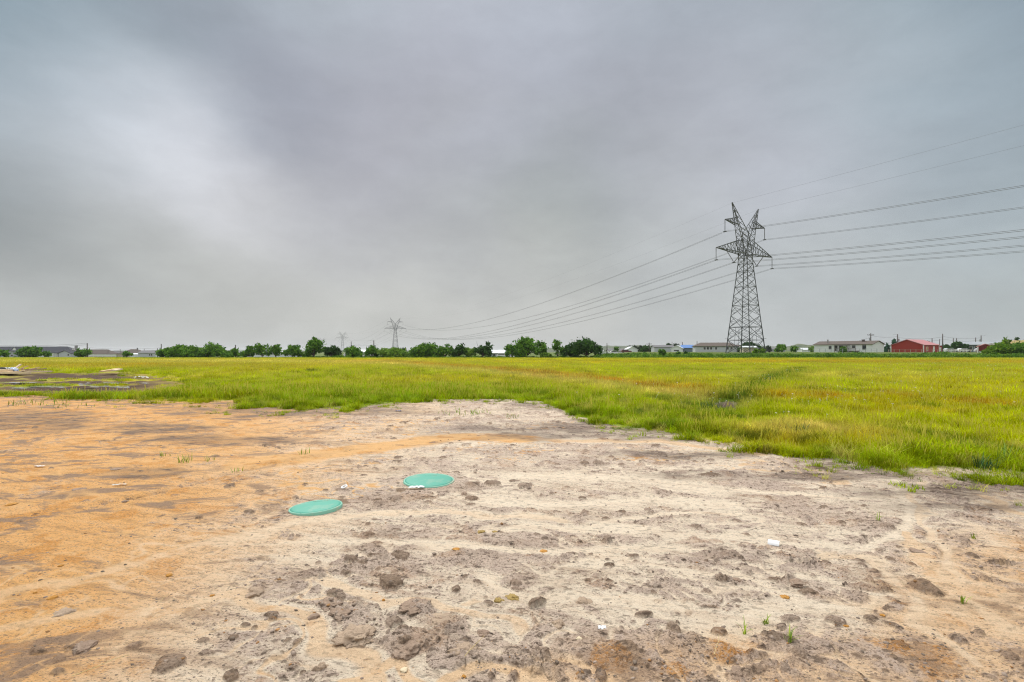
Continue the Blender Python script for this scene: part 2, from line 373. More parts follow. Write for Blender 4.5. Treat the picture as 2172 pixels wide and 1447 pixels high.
def mat_simple(name, col, rough=.7, var=.15, scale=8, metal=0, bump=0, spec=.3, dirt_c=None, dirt_f=.3):
    t = NT(name); tc = t.n('ShaderNodeTexCoord').outputs['Object']
    f = t.noise(scale, 4, .6, tc)
    a = rgb(*[c*(1-var) for c in col]); b = rgb(*[min(1, c*(1+var)) for c in col])
    c = t.mix(f, a, b)
    if dirt_c:
        f2 = t.ramp(t.noise(scale*.35, 5, .7, tc), .48, .7, 0, dirt_f); c = t.mix(f2, c, rgb(*dirt_c))
    t.set(t.b.inputs['Base Color'], c); t.b.inputs['Roughness'].default_value = rough; t.b.inputs['Metallic'].default_value = metal
    t.b.inputs['Specular IOR Level'].default_value = spec
    if bump: t.l(t.bump(t.noise(scale*4, 4, .6, tc), bump, .02), t.b.inputs['Normal'])
    return t.m

def ground_material():
    t = NT('bare_soil_and_sand')
    geo = t.n('ShaderNodeNewGeometry').outputs['Position']
    def at(nm):
        a = t.n('ShaderNodeAttribute'); a.attribute_name = nm; a.attribute_type = 'GEOMETRY'
        s = t.n('ShaderNodeSeparateColor'); t.l(a.outputs['Color'], s.inputs[0]); return s.outputs[0], s.outputs[1], s.outputs[2], a.outputs['Alpha'], a.outputs['Color']
    sand, orange, wet, field, _ = at('cover')
    dark, yel, mud, crack, _ = at('clay')
    _p = at('plants'); vcol = _p[4]; st_ = _p[3]; nst = t.math('SUBTRACT', 1, t.math('MULTIPLY', st_, .85))
    st = t.n('ShaderNodeVectorMath', operation='MULTIPLY'); t.l(geo, st.inputs[0]); st.inputs[1].default_value = (1.2, 7, 1)
    rot = t.n('ShaderNodeVectorRotate'); t.l(geo, rot.inputs[0]); rot.inputs['Angle'].default_value = .35
    st2 = t.n('ShaderNodeVectorMath', operation='MULTIPLY'); t.l(rot.outputs[0], st2.inputs[0]); st2.inputs[1].default_value = (1.5, 9, 1)
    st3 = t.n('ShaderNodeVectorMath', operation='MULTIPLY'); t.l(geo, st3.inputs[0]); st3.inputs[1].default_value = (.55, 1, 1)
    st4 = t.n('ShaderNodeVectorMath', operation='MULTIPLY'); t.l(geo, st4.inputs[0]); st4.inputs[1].default_value = (.8, 1.5, 1); n_str = t.noise(1.5, 7, .68, st4.outputs[0], .8)
    n_mid = t.noise(6, 5, .62, geo); n_fine = t.noise(55, 5, .7, geo); n_grit = t.noise(240, 3, .7, geo); n_flow = t.noise(1.3, 6, .65, st2.outputs[0], .6); n_big = t.noise(.8, 3, .5, geo)
    o2 = t.math('ADD', orange, t.math('MULTIPLY', t.math('SUBTRACT', n_flow, .5), .9), clamp=True)
    sandc = t.mix(o2, rgb(.80, .665, .51), rgb(.78, .42, .155))
    sandc = t.mix(t.ramp(n_flow, .5, .64, 0, .62), sandc, t.mix(orange, rgb(.56, .43, .33), rgb(.50, .27, .11)))
    sandc = t.mix(t.ramp(n_fine, .5, .72, 0, .3), sandc, rgb(.42, .29, .18))
    clay = t.mix(orange, rgb(.66, .515, .41), rgb(.54, .33, .17))
    clay = t.mix(t.ramp(n_mid, .42, .66), clay, rgb(.57, .44, .355))
    clay = t.mix(t.ramp(n_big, .45, .65, 0, .6), clay, rgb(.56, .435, .355))
    clay = t.mix(t.math('MULTIPLY', yel, t.ramp(n_fine, .35, .6), clamp=True), clay, rgb(.50, .225, .045))
    dk = t.math('MULTIPLY', dark, t.ramp(n_fine, .3, .6, .55, 1.0), clamp=True)
    clay = t.mix(dk, clay, rgb(.25, .172, .115))
    clay = t.mix(t.ramp(n_fine, .52, .66, 0, .5), clay, rgb(.15, .105, .075))
    clay = t.mix(t.math('MULTIPLY', crack, .8), clay, rgb(.04, .03, .022))
    f = t.math('ADD', sand, t.math('MULTIPLY', t.math('SUBTRACT', n_fine, .5), .9), clamp=True)
    f = t.math('MAXIMUM', f, t.math('MULTIPLY', st_, .9)); sandc = t.mix(t.math('MULTIPLY', st_, .5), sandc, t.mix(orange, rgb(.93, .80, .63), rgb(.80, .51, .25)))
    c = t.mix(f, clay, sandc)
    c = t.mix(t.math('MULTIPLY', t.math('MULTIPLY', yel, orange), t.ramp(n_fine, .38, .6, .1, .75), clamp=True), c, rgb(.60, .25, .045))
    crust = t.math('MULTIPLY', t.ramp(n_str, .51, .60, 0, .85), t.math('MULTIPLY', nst, t.math('MULTIPLY_ADD', orange, 1.0, .30)), clamp=True); c = t.mix(crust, c, t.mix(n_fine, rgb(.44, .30, .20), rgb(.27, .165, .10)))
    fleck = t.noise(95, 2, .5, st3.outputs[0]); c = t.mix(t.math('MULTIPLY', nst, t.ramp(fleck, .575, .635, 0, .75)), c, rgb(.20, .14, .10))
    c = t.mix(t.ramp(n_grit, .6, .68, 0, .45), c, rgb(.12, .085, .06))
    c = t.mix(t.ramp(n_grit, .30, .36, .35, 0), c, rgb(.8, .72, .6))
    c = t.mix(t.math('MULTIPLY', wet, t.ramp(n_flow, .3, .62, 1.0, .45), clamp=True), c, rgb(.115, .078, .058))
    mudc = t.mix(n_mid, rgb(.035, .022, .014), rgb(.17, .11, .075))
    c = t.mix(mud, c, mudc)
    soil = t.mix(.8, rgb(.09, .07, .03), vcol)
    soil = t.mix(t.ramp(n_mid, .4, .62, 0, .5), soil, rgb(.06, .05, .02))
    pit_shade = t.noise(26, 3, .55, st3.outputs[0]); c = t.mix(t.math('MULTIPLY', t.ramp(pit_shade, .56, .64, 0, .75), t.math('SUBTRACT', 1, t.math('MULTIPLY', f, t.math('MULTIPLY_ADD', orange, .35, .45)), 0, True), clamp=True), c, rgb(.13, .092, .066))  # shade of small cavities painted into the soil colour as dark noise dashes
    keep = t.math('MULTIPLY', field, t.math('SUBTRACT', 1, mud), clamp=True)
    c = t.mix(keep, c, soil)
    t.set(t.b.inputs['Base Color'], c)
    rg = t.math('SUBTRACT', .95, t.math('MULTIPLY', wet, .3)); t.set(t.b.inputs['Roughness'], rg)
    t.b.inputs['Specular IOR Level'].default_value = .1
    b0 = t.bump(n_flow, .5, .012); b1 = t.bump(n_mid, .85, .035, b0); b2 = t.bump(n_fine, 1.0, .026, b1); b3 = t.bump(n_grit, .7, .004, b2)
    t.l(b3, t.b.inputs['Normal'])
    return t.m

def build_ground():
    th_f = np.linspace(R(-58), R(58), 1500)
    th_b = np.linspace(R(58), R(302), 70)[1:-1]
    th = np.concatenate([th_f, th_b]); nt_ = len(th)
    r = [.5]
    while r[-1] < 2.0: r.append(r[-1]+.12)
    while r[-1] < 30: r.append(r[-1]+min(max(r[-1]**2/1500, .0045), .16))
    while r[-1] < 9000: r.append(r[-1]*1.035)
    r = np.array(r); nr = len(r)
    RR, TT = np.meshgrid(r, th, indexing='ij')
    x = (RR*np.sin(TT)).ravel(); y = (RR*np.cos(TT)).ravel()
    z, m = dirt(x, y)
    z = z+base_g(x, y)
    front = y > .8
    z = np.where(front, z, base_g(x, y))
    V = np.stack([x, y, z], 1); V = np.concatenate([V, [[0, 0, 0]]])
    i = np.arange(nr-1)[:, None]*nt_; j = np.arange(nt_)[None, :]; j2 = (j+1) % nt_
    F = np.stack([i+j, i+j2, i+nt_+j2, i+nt_+j], -1).reshape(-1, 4)[:, ::-1]
    cover = np.stack([m['sand'], m['orange'], m['wet'], m['deep']], 1); clay = np.stack([m['dark'], m['yel'], m['mud'], m['crack']], 1)
    far = y > 119
    pl = veg(x, y); pl[far] = np.array([.13, .2, .035])
    pad = lambda a: np.concatenate([a, a[-1:]])
    me = fast_mesh('ground', V, F, True, {'cover': pad(cover), 'clay': pad(clay), 'plants': pad(np.concatenate([pl, m['st'][:, None]], 1))})
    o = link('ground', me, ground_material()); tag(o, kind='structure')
build_ground()

# ------------------------------------------------------------------ grass of the field (nobody could count it)
def grass_material(name='grass_blades', inst=True):
    t = NT(name)
    if inst:
        a = t.n('ShaderNodeAttribute'); a.attribute_name = 'tint'; a.attribute_type = 'INSTANCER'; col = a.outputs['Color']
    geo = t.n('ShaderNodeNewGeometry')
    ri = geo.outputs['Random Per Island']
    b = t.n('ShaderNodeAttribute'); b.attribute_name = 'blade'; b.attribute_type = 'GEOMETRY'
    s = t.n('ShaderNodeSeparateColor'); t.l(b.outputs['Color'], s.inputs[0])
    hue = t.n('ShaderNodeHueSaturation'); t.l(col, hue.inputs['Color'])
    t.l(t.ramp(ri, 0, 1, .478, .515), hue.inputs['Hue']); t.l(t.ramp(ri, 0, 1, .68, 1.32), hue.inputs['Value'])
    c = t.mix(t.math('MULTIPLY', s.outputs[1], 1), hue.outputs[0], rgb(.56, .50, .07))      # seed heads
    t.set(t.b.inputs['Base Color'], c); t.b.inputs['Roughness'].default_value = .8; t.b.inputs['Specular IOR Level'].default_value = .06
    tr = t.n('ShaderNodeBsdfTranslucent'); t.set(tr.inputs[0], c)
    mx = t.n('ShaderNodeMixShader'); mx.inputs[0].default_value = .35
    t.l(t.b.outputs[0], mx.inputs[1]); t.l(tr.outputs[0], mx.inputs[2]); t.l(mx.outputs[0], t.out.inputs[0])
    return t.m
def tuft(rs, n, spread, h, w, lean=.6, seg=3, seed_frac=0.0, hvar=.35):
    V = []; F = []; B = []
    for _ in range(n):
        a = rs.uniform(0, 2*math.pi); rad = spread*math.sqrt(rs.uniform())
        bx, by = rad*math.cos(a), rad*math.sin(a)
        d = rs.uniform(0, 2*math.pi); dx, dy = math.cos(d), math.sin(d); px_, py_ = -dy, dx
        hh = h*(1-hvar+2*hvar*rs.uniform()); ln = lean*rs.uniform(.2, 1.1)*hh; ww = w*rs.uniform(.7, 1.3)
        stalk = rs.uniform() < seed_frac
        if stalk: ln *= .45; hh *= 1.2
        base = len(V)
        for k in range(seg+1):
            f = k/seg; ox = ln*f**1.8; zz = hh*(f-.22*f*f*(ln/hh))
            wk = ww*(1-f)**.7*.5 if not stalk else ww*.22
            if stalk and f > .7: wk = ww*.45
            cx, cy = bx+dx*ox, by+dy*ox
            sdv = 1.0 if stalk and f > .6 else 0.0
            if k == seg and not stalk: V.append((cx, cy, zz)); B.append((f, sdv, 0))
            else:
                V.append((cx-px_*wk, cy-py_*wk, zz)); V.append((cx+px_*wk, cy+py_*wk, zz)); B += [(f, sdv, 0)]*2
        for k in range(seg):
            a0 = base+2*k
            if k == seg-1 and not stalk: F.append((a0, a0+1, a0+2, a0+2))
            else: F.append((a0, a0+1, a0+3, a0+2))
    me = bpy.data.meshes.new('tuft'); me.from_pydata(V, [], [f if f[2] != f[3] else f[:3] for f in F])
    at = me.attributes.new('blade', 'FLOAT_COLOR', 'POINT'); at.data.foreach_set('color', np.array([(a, b, c, 1) for a, b, c in B], np.float32).ravel())
    return me
def scatter(name, P, rz, scl, idx, tint, coll, mat=None, tilt=None):
    n = len(P)
    me = bpy.data.meshes.new(name); me.vertices.add(n); me.vertices.foreach_set('co', np.asarray(P, np.float32).ravel())
    rot = np.zeros((n, 3), np.float32); rot[:, 2] = rz
    if tilt is not None: rot[:, 0] = tilt[:, 0]; rot[:, 1] = tilt[:, 1]
    me.attributes.new('rot', 'FLOAT_VECTOR', 'POINT').data.foreach_set('vector', rot.ravel())
    me.attributes.new('scl', 'FLOAT', 'POINT').data.foreach_set('value', np.asarray(scl, np.float32))
    me.attributes.new('idx', 'INT', 'POINT').data.foreach_set('value', np.asarray(idx, np.int32))
    me.attributes.new('tint', 'FLOAT_COLOR', 'POINT').data.foreach_set('color', np.concatenate([tint, np.ones((n, 1))], 1).astype(np.float32).ravel())
    o = link(name, me)
    ng = bpy.data.node_groups.new(name+'_scatter', 'GeometryNodeTree')
    ng.interface.new_socket('Geometry', in_out='INPUT', socket_type='NodeSocketGeometry'); ng.interface.new_socket('Geometry', in_out='OUTPUT', socket_type='NodeSocketGeometry')
    gi = ng.nodes.new('NodeGroupInput'); go = ng.nodes.new('NodeGroupOutput'); ip = ng.nodes.new('GeometryNodeInstanceOnPoints'); ci = ng.nodes.new('GeometryNodeCollectionInfo')
    ci.inputs['Collection'].default_value = coll; ci.inputs['Separate Children'].default_value = True; ci.inputs['Reset Children'].default_value = True
    def na(nm, ty):
        q = ng.nodes.new('GeometryNodeInputNamedAttribute'); q.data_type = ty; q.inputs['Name'].default_value = nm; return q.outputs['Attribute']
    L = ng.links.new
    L(gi.outputs[0], ip.inputs['Points']); L(ci.outputs[0], ip.inputs['Instance']); ip.inputs['Pick Instance'].default_value = True
    L(na('idx', 'INT'), ip.inputs['Instance Index']); L(na('rot', 'FLOAT_VECTOR'), ip.inputs['Rotation']); L(na('scl', 'FLOAT'), ip.inputs['Scale'])
    L(ip.outputs[0], go.inputs[0])
    md = o.modifiers.new('scatter', 'NODES'); md.node_group = ng
    return o
GM = grass_material()
def variants(name, specs, mat):
    c = bpy.data.collections.new(name)
    for i, k in enumerate(specs):
        rs = np.random.RandomState(500+i*7+len(name)); link('tuft_%02d' % i, tuft(rs, **k), mat, coll=c)
    return c
def rand_field(rs, n, y0, y1, dens_pow):
    """random points in a wedge in front of the camera, area density ~ y**-dens_pow"""
    u = rs.rand(n); a = 2-dens_pow
    y = (y0**a+(y1**a-y0**a)*u)**(1/a) if abs(a) > 1e-6 else y0*(y1/y0)**u
    x = (rs.rand(n)*2-1)*1.42*y
    return x, y
def heap(x, y): px, py = chart(x, y); return np.maximum.reduce([ell(px, py, 30, 797, 88, 17, .3), ell(px, py, 234, 792, 28, 6, .4), ell(px, py, 299, 808, 14, 5, .4)])
def build_grass():
    rs = np.random.RandomState(3)
    near = variants('grass_near', [dict(n=18, spread=.09, h=.15, w=.012, lean=1.3, seg=4)]*3+[dict(n=15, spread=.1, h=.19, w=.010, lean=1.0, seg=4, seed_frac=.10)]*3+[dict(n=14, spread=.09, h=.075, w=.012, lean=1.5, seg=3)]*2, GM)
    mid = variants('grass_mid', [dict(n=46, spread=.30, h=.18, w=.022, lean=1.1, seg=3, seed_frac=.03)]*3+[dict(n=42, spread=.3, h=.24, w=.018, lean=.8, seg=3, seed_frac=.14)]*3, GM)
    far = variants('grass_far', [dict(n=70, spread=.8, h=.19, w=.045, lean=1.0, seg=2, seed_frac=.05)]*3+[dict(n=70, spread=.8, h=.23, w=.04, lean=.8, seg=2, seed_frac=.14)]*2, GM)
    x, y = rand_field(rs, 86000, 5.2, 19, 1.3)
    fm = field_mask(x, y, 1.6); fm = np.maximum(fm*(.45+.55*field_mask(x, y-.6, 3)), .75*field_mask(x, y+.8, 3)*ss(-.12, .2, fbm(x*1.3, y*1.3, 3, 303))+.45*field_mask(x, y+1.7, 3)*ss(.1, .35, fbm(x*1.3, y*1.3, 2, 304))); _, m = dirt(x, y)
    e = fm*(1-m['mud'])*(1-heap(x, y))*(.35+.65*ss(-.3, .1, fbm(x*1.6, y*1.6, 2, 301)+fm*.4)); k = rs.rand(len(x)) < e
    x, y, fm = x[k], y[k], fm[k]
    s = (.6+.6*rs.rand(len(x)))*(.45+.55*ss(.2, 1, fm))*np.clip(1+1.15*fbm(x*.9, y*.9, 3, 311), .3, 2)*(1-.5*ell(*chart(x, y), 150, 830, 330, 30, .5))
    t = veg(x, y)*(.72+.4*rs.rand(len(x))+.75*fbm(x*1.7, y*1.7, 3, 333))[:, None]
    dry = ss(.3, .5, t[:, 0]-t[:, 1]+.4)
    idx = np.where(rs.rand(len(x)) < .35+.3*dry, 3+rs.randint(0, 3, len(x)), rs.randint(0, 3, len(x)))
    idx = np.where((fm < .6) & (rs.rand(len(x)) < .6), 6+rs.randint(0, 2, len(x)), idx)
    z = surf(x, y)-.005
    o = scatter('field_grass', np.stack([x, y, z], 1), rs.rand(len(x))*6.28, s, idx, t, near); tag(o, 'long bright green grass along the edge of the bare soil', 'grass', kind='stuff')
    x, y = rand_field(rs, 58000, 17, 46, 1.3)
    fm = field_mask(x, y); _, m = dirt(x, y); k = rs.rand(len(x)) < fm*(1-m['mud']*1.1)*(1-.45*ell(*chart(x, y), 150, 815, 330, 22, .5))*(1-heap(x, y)); x, y = x[k], y[k]
    s = (.7+.5*rs.rand(len(x)))*np.clip(1+1.0*fbm(x*.5, y*.5, 3, 312), .35, 2)*(1-.55*ell(*chart(x, y), 150, 818, 330, 26, .5)); t = veg(x, y)*(.75+.4*rs.rand(len(x))+.7*fbm(x*.8, y*.6, 3, 334))[:, None]
    o = scatter('meadow_grass', np.stack([x, y, surf(x, y)-.01], 1), rs.rand(len(x))*6.28, s, rs.randint(0, 6, len(x)), t, mid); tag(o, 'yellow green meadow grass with tan seed heads in the middle of the field', 'grass', kind='stuff')
    x, y = rand_field(rs, 46000, 42, 121, 1.2)
    fm = field_mask(x, y); k = rs.rand(len(x)) < fm; x, y = x[k], y[k]
    s = (.75+.5*rs.rand(len(x)))*(1-.35*ss(95, 118, y)); t = veg(x, y)*(.8+.4*rs.rand(len(x))+.55*fbm(x*.25, y*.12, 3, 335))[:, None]
    o = scatter('distant_grass', np.stack([x, y, surf(x, y)-.02], 1), rs.rand(len(x))*6.28, s, rs.randint(0, 5, len(x)), t, far); tag(o, 'golden and green grass at the far side of the field', 'grass', kind='stuff')
    # white wildflowers
    fl = bpy.data.collections.new('flowers')
    fmt = mat_simple('petals', (.8, .8, .74), .6, .05)
    for i in range(2):
        rs2 = np.random.RandomState(i); V = []; F = []
        for a in range(7):
            an = a*2*math.pi/7; b = len(V); V += [(0, 0, .3), (.02*math.cos(an-.3), .02*math.sin(an-.3), .312), (.032*math.cos(an), .032*math.sin(an), .31), (.02*math.cos(an+.3), .02*math.sin(an+.3), .312)]; F.append((b, b+1, b+2, b+3))
        b = len(V); V += [(-.002, 0, 0), (.002, 0, 0), (.002, 0, .3), (-.002, 0, .3)]; F.append((b, b+1, b+2, b+3))
        me = bpy.data.meshes.new('flower'); me.from_pydata(V, [], F); link('flower_%d' % i, me, fmt, coll=fl)
    x, y = rand_field(rs, 9000, 9, 60, 1.5); px, py = chart(x, y)
    pr = (.10+ell(px, py, 1850, 830, 420, 60, .7))*ss(-.1, .35, fbm(x*.3, y*.3, 2, 321))*field_mask(x, y)*ss(900, 1300, px+300*ss(800, 850, py)*0)
    k = rs.rand(len(x)) < pr*.5; x, y = x[k], y[k]
    o = scatter('wildflowers', np.stack([x, y, surf(x, y)], 1), rs.rand(len(x))*6.28, (.5+.4*rs.rand(len(x))+.009*y), rs.randint(0, 2, len(x)), np.ones((len(x), 3)), fl, tilt=(rs.rand(len(x), 2)-.5)*.9)
    tag(o, 'small white wildflowers dotted through the grass on the right', 'flowers', kind='stuff')
build_grass()
# ------------------------------------------------------------------ mesh helpers for the built objects
class MB:
    def __init__(s): s.v = []; s.f = []
    def quad(s, a, b, c, d):
        i = len(s.v); s.v += [tuple(a), tuple(b), tuple(c), tuple(d)]; s.f.append((i, i+1, i+2, i+3))
    def poly(s, pts):
        i = len(s.v); s.v += [tuple(p) for p in pts]; s.f.append(tuple(range(i, i+len(pts))))
    def box(s, x0, x1, y0, y1, z0, z1):
        i = len(s.v); s.v += [(x, y, z) for z in (z0, z1) for x, y in ((x0, y0), (x1, y0), (x1, y1), (x0, y1))]
        s.f += [tuple(i+k for k in q) for q in ((0, 3, 2, 1), (4, 5, 6, 7), (0, 1, 5, 4), (1, 2, 6, 5), (2, 3, 7, 6), (3, 0, 4, 7))]
    def beam(s, p, q, w, w2=None, n=4):
        p = Vector(p); q = Vector(q); d = q-p
        if d.length < 1e-6: return
        d.normalize(); a = Vector((0, 0, 1)) if abs(d.z) < .95 else Vector((1, 0, 0))
        u = d.cross(a).normalized(); v = d.cross(u)
        w2 = w if w2 is None else w2; i = len(s.v)
        for c, r in ((p, w), (q, w2)):
            for k in range(n):
                t = 2*math.pi*(k+.5)/n; s.v.append(tuple(c+u*(math.cos(t)*r*.5)+v*(math.sin(t)*r*.5)))
        for k in range(n): s.f.append((i+k, i+(k+1) % n, i+n+(k+1) % n, i+n+k))
        s.f.append(tuple(i+k for k in range(n-1, -1, -1))); s.f.append(tuple(i+n+k for k in range(n)))
    def path(s, pts, w, n=6, taper=None):
        pts = [Vector(p) for p in pts]; i0 = len(s.v)
        for j, p in enumerate(pts):
            d = (pts[min(j+1, len(pts)-1)]-pts[max(j-1, 0)]).normalized(); a = Vector((0, 0, 1)) if abs(d.z) < .9 else Vector((1, 0, 0))
            u = d.cross(a).normalized(); v = d.cross(u); r = w*.5*(1 if taper is None else lerp(1, taper, j/(len(pts)-1)))
            for k in range(n):
                t = 2*math.pi*k/n; s.v.append(tuple(p+u*(math.cos(t)*r)+v*(math.sin(t)*r)))
        for j in range(len(pts)-1):
            for k in range(n):
                a = i0+j*n; s.f.append((a+k, a+(k+1) % n, a+n+(k+1) % n, a+n+k))
    def build(s, name, mat, parent=None, smooth=False):
        me = bpy.data.meshes.new(name); me.from_pydata(s.v, [], s.f); me.update()
        if smooth: me.polygons.foreach_set('use_smooth', np.ones(len(me.polygons), bool))
        return link(name, me, mat, parent)
def copy_tree(o, parent=None):
    c = o.copy(); sc.collection.objects.link(c); c.parent = parent
    for ch in o.children: copy_tree(ch, c)
    return c
def at(px, Y, py=None): return ((px-CX)/FPX*Y, Y, (CAMH+(HOR-py)/FPX*Y) if py is not None else 0)
def zat(py, Y): return CAMH+(HOR-py)/FPX*Y
def gz(x, y): return float(base_g(np.array([x]), np.array([y]))[0])

# ------------------------------------------------------------------ transmission line
STEEL = mat_simple('galvanised_steel', (.085, .093, .10), .7, .2, 3, .1)
INSUL = mat_simple('insulator_glass', (.10, .10, .105), .35, .1, 3)
WIREM = mat_simple('aluminium_cable', (.13, .135, .14), .6, .05, 3, .2)
ATT = {'shield': [(-5.6, 38.35), (5.6, 38.35)], 'upper': [(-8.5, 30.9), (8.5, 30.9)], 'lower': [(-12, 23.6), (-4.9, 23.65), (4.9, 23.65), (12, 23.6)]}
ZB = 1.2
def make_tower():
    root = empty('transmission_tower', (0, 0, 0))
    WZ = 23.7; sb, sw = 3.3, 1.26
    def half(z): return sb+(sw-sb)*min(1, (z-ZB)/(WZ-ZB))
    lev = [ZB-.4, 4.4, 7.7, 10.6, 13.2, 15.6, 17.9, 19.9, 21.8, WZ]
    K = [(-1, -1), (1, -1), (1, 1), (-1, 1)]
    for sx, sy in K:
        m = MB(); m.beam((sx*half(lev[0]), sy*half(lev[0]), lev[0]-ZB), (sx*half(7.7), sy*half(7.7), 7.7-ZB), .25); m.beam((sx*half(7.7), sy*half(7.7), 7.7-ZB), (sx*sw, sy*sw, WZ-ZB), .20)
        m.box(sx*sb-.4, sx*sb+.4, sy*sb-.4, sy*sb+.4, -.9, -.15)
        m.build('leg', STEEL, root)
    m = MB()
    for i in range(len(lev)-1):
        z0, z1 = lev[i], lev[i+1]; a, b = half(z0), half(z1); w = .12 if i < 3 else .10
        for k in range(4):
            (ax, ay), (bx, by) = K[k], K[(k+1) % 4]
            P0 = Vector((ax*a, ay*a, z0-ZB)); P1 = Vector((bx*a, by*a, z0-ZB)); Q0 = Vector((ax*b, ay*b, z1-ZB)); Q1 = Vector((bx*b, by*b, z1-ZB))
            m.beam(P0, Q1, w); m.beam(P1, Q0, w)
            if i % 2 == 1 or i in (0, 8): m.beam(Q0, Q1, w*1.3)
            X = (P0+Q1+P1+Q0)/4
            if i < 5:
                for (A, B) in ((P0, Q0), (P1, Q1)):
                    M_ = (A+B)/2; m.beam(M_, (X+(A+B)*.5)/2+Vector((0, 0, 0)), .06)
                    m.beam(M_, (A+X)/2, .06); m.beam(M_, (B+X)/2, .06)
            if i < 2: m.beam((Q0+Q1)/2, X, .07); m.beam((P0+P1)/2 if i else X, X, .07)
    m.build('lattice_body', STEEL, root)
    # anti-climbing guard
    z = 3.5; h = half(z+ZB)
    for sx, sy in K:
        g = MB()
        for k in range(7):
            t = k*math.pi/3.5; g.beam((sx*h, sy*h, z), (sx*h+.75*math.cos(t), sy*h+.75*math.sin(t), z+.12), .05)
        g.build('climbing_guard', STEEL, root)
    for s in (-1, 1):                 # the two arms of the V
        m = MB(); nz = 7
        def outer(t, sy): return Vector((s*lerp(1.26, 5.6, max(0, (t-.12)/.88)**1.04), sy*lerp(1.26, .06, t), lerp(WZ, 38.3, t)-ZB))
        def inner(t, sy):
            pts = [(-1.26, 1.26, WZ), (-1.0, 1.1, 27.2), (0, .75, 31.7), (5.45, .06, 38.3)]
            z = lerp(WZ, 38.3, t)
            for (u0, v0, z0), (u1, v1, z1) in zip(pts[:-1], pts[1:]):
                if z <= z1+1e-6:
                    f = (z-z0)/(z1-z0); return Vector((s*lerp(u0, u1, f), sy*lerp(v0, v1, f), z-ZB))
        T = [i/11 for i in range(12)]
        for sy in (-1, 1):
            for a, b in zip(T[:-1], T[1:]):
                m.beam(outer(a, sy), outer(b, sy), .17); m.beam(inner(a, sy), inner(b, sy), .17)
        for i, (a, b) in enumerate(zip(T[:-1], T[1:])):
            for sy in (-1, 1):
                m.beam(outer(a, sy), inner(b, sy), .095); m.beam(inner(a, sy), outer(b, sy), .095)
            m.beam(outer(a, -1), outer(b, 1), .075); m.beam(outer(a, 1), outer(b, -1), .075)
            m.beam(inner(a, -1), inner(b, 1), .075)
            m.beam(outer(b, -1), outer(b, 1), .07)
        m.beam((s*5.3, -.05, 36.6), (s*5.62, 0, 37.3), .3)
        m.build('mast_arm', STEEL, root)
        # cross-arms: (tip u, tip z, root u, root z low, root z high, root half depth, segments)
        for tu, tz, ru, zl, zh, hd, n, nm in ((8.5, 33.9, 3.6, 33.2, 35.0, .5, 4, 'upper'), (12.0, 26.6, 1.3, 26.2, 29.8, 1.15, 8, 'lower')):
            m = MB(); tip = Vector((s*tu, 0, tz-ZB))
            lo = [Vector((s*ru, sy*hd, zl-ZB)) for sy in (-1, 1)]; hi = [Vector((s*(ru+.25), sy*hd*.8, zh-ZB)) for sy in (-1, 1)]
            for P in lo: m.beam(P, tip, .22)
            for P in hi: m.beam(P, tip, .19)
            for k in range(n):
                f, f2 = k/n, (k+1)/n
                for i in (0, 1):
                    A = lo[i].lerp(tip, f); B = hi[i].lerp(tip, f2 if k < n-1 else f); m.beam(A, B, .11)
                    if k < n-1: m.beam(lo[i].lerp(tip, f2), hi[i].lerp(tip, f2), .07)
                m.beam(lo[0].lerp(tip, f), lo[1].lerp(tip, f2), .07); m.beam(lo[1].lerp(tip, f), lo[0].lerp(tip, f), .07)
            m.build('cross_arm', STEEL, root)
    def string(p, q, n=16):
        m = MB(); p = Vector(p); q = Vector(q); m.beam(p, q, .07, n=6)
        for k in range(n):
            c = p.lerp(q, (k+.8)/(n+1)); d = (q-p).normalized()*.05; m.beam(c-d, c+d, .25, .12, n=8)
        m.build('insulator', INSUL, root, True)
    for s in (-1, 1):
        string((s*8.5, 0, 33.85-ZB), (s*8.5, 0, 31.0-ZB)); string((s*12, 0, 26.55-ZB), (s*12, 0, 23.7-ZB))
        string((s*8.0, 0, 26.45-ZB), (s*4.95, 0, 23.75-ZB)); string((s*1.9, 0, 26.2-ZB), (s*4.85, 0, 23.75-ZB))
        for a, z in ((8.5, 30.95), (12, 23.65), (4.9, 23.7)):
            m = MB(); m.box(s*a-.28, s*a+.28, -.3, .3, z-ZB-.13, z-ZB+.02); m.build('wire_clamp', STEEL, root)
    return root
TW = [(.456*130, 130., R(33)), (-.228*564, 564., R(23)), (-.331*968, 968., R(23)), (-.371*1390, 1390., R(23))]
tw = make_tower()
labs = ['tall dark steel lattice pylon with V shaped top, nearest of the row', 'steel lattice pylon rising behind the bushes left of centre, second of the row', 'small pale lattice pylon beyond the trees, third of the row', 'faint tips of the farthest pylon above the big bushy tree on the left']
T = [tw]+[copy_tree(tw) for _ in TW[1:]]
for o, (x, y, a), lb in zip(T, TW, labs):
    o.location = (x, y, ZB); o.rotation_euler = (0, 0, a); tag(o, lb, 'pylon', 'lattice pylons of one power line')
def wpos(i, a, z):
    x, y, al = TW0[i]; return Vector((x+a*math.cos(al), y+a*math.sin(al), z))
d0 = R(28.57); TW0 = [(.456*130+440*math.sin(d0), 130-440*math.cos(d0), R(54.2))]+TW
def wire(i, kind, n, lbl, thick, bundle):
    a, z = ATT[kind][n]
    P, Q = wpos(i, a, z), wpos(i+1, a, z)
    if i == 0: P.z += 10.1; sag = 12.5 if kind != 'shield' else 6.0
    else: sag = 13.5 if kind != 'shield' else 9.5
    m = MB(); N = 60
    for dz in ((.11, -.11) if bundle else (0,)):
        pts = []
        for k in range(N+1):
            t = k/N; t = t**1.0; p = P.lerp(Q, t); p.z += dz-4*sag*t*(1-t); pts.append(p)
        m.path(pts, thick, 4)
    o = m.build('power_line', WIREM); return tag(o, lbl, 'power line', 'overhead wires of the pylon line')
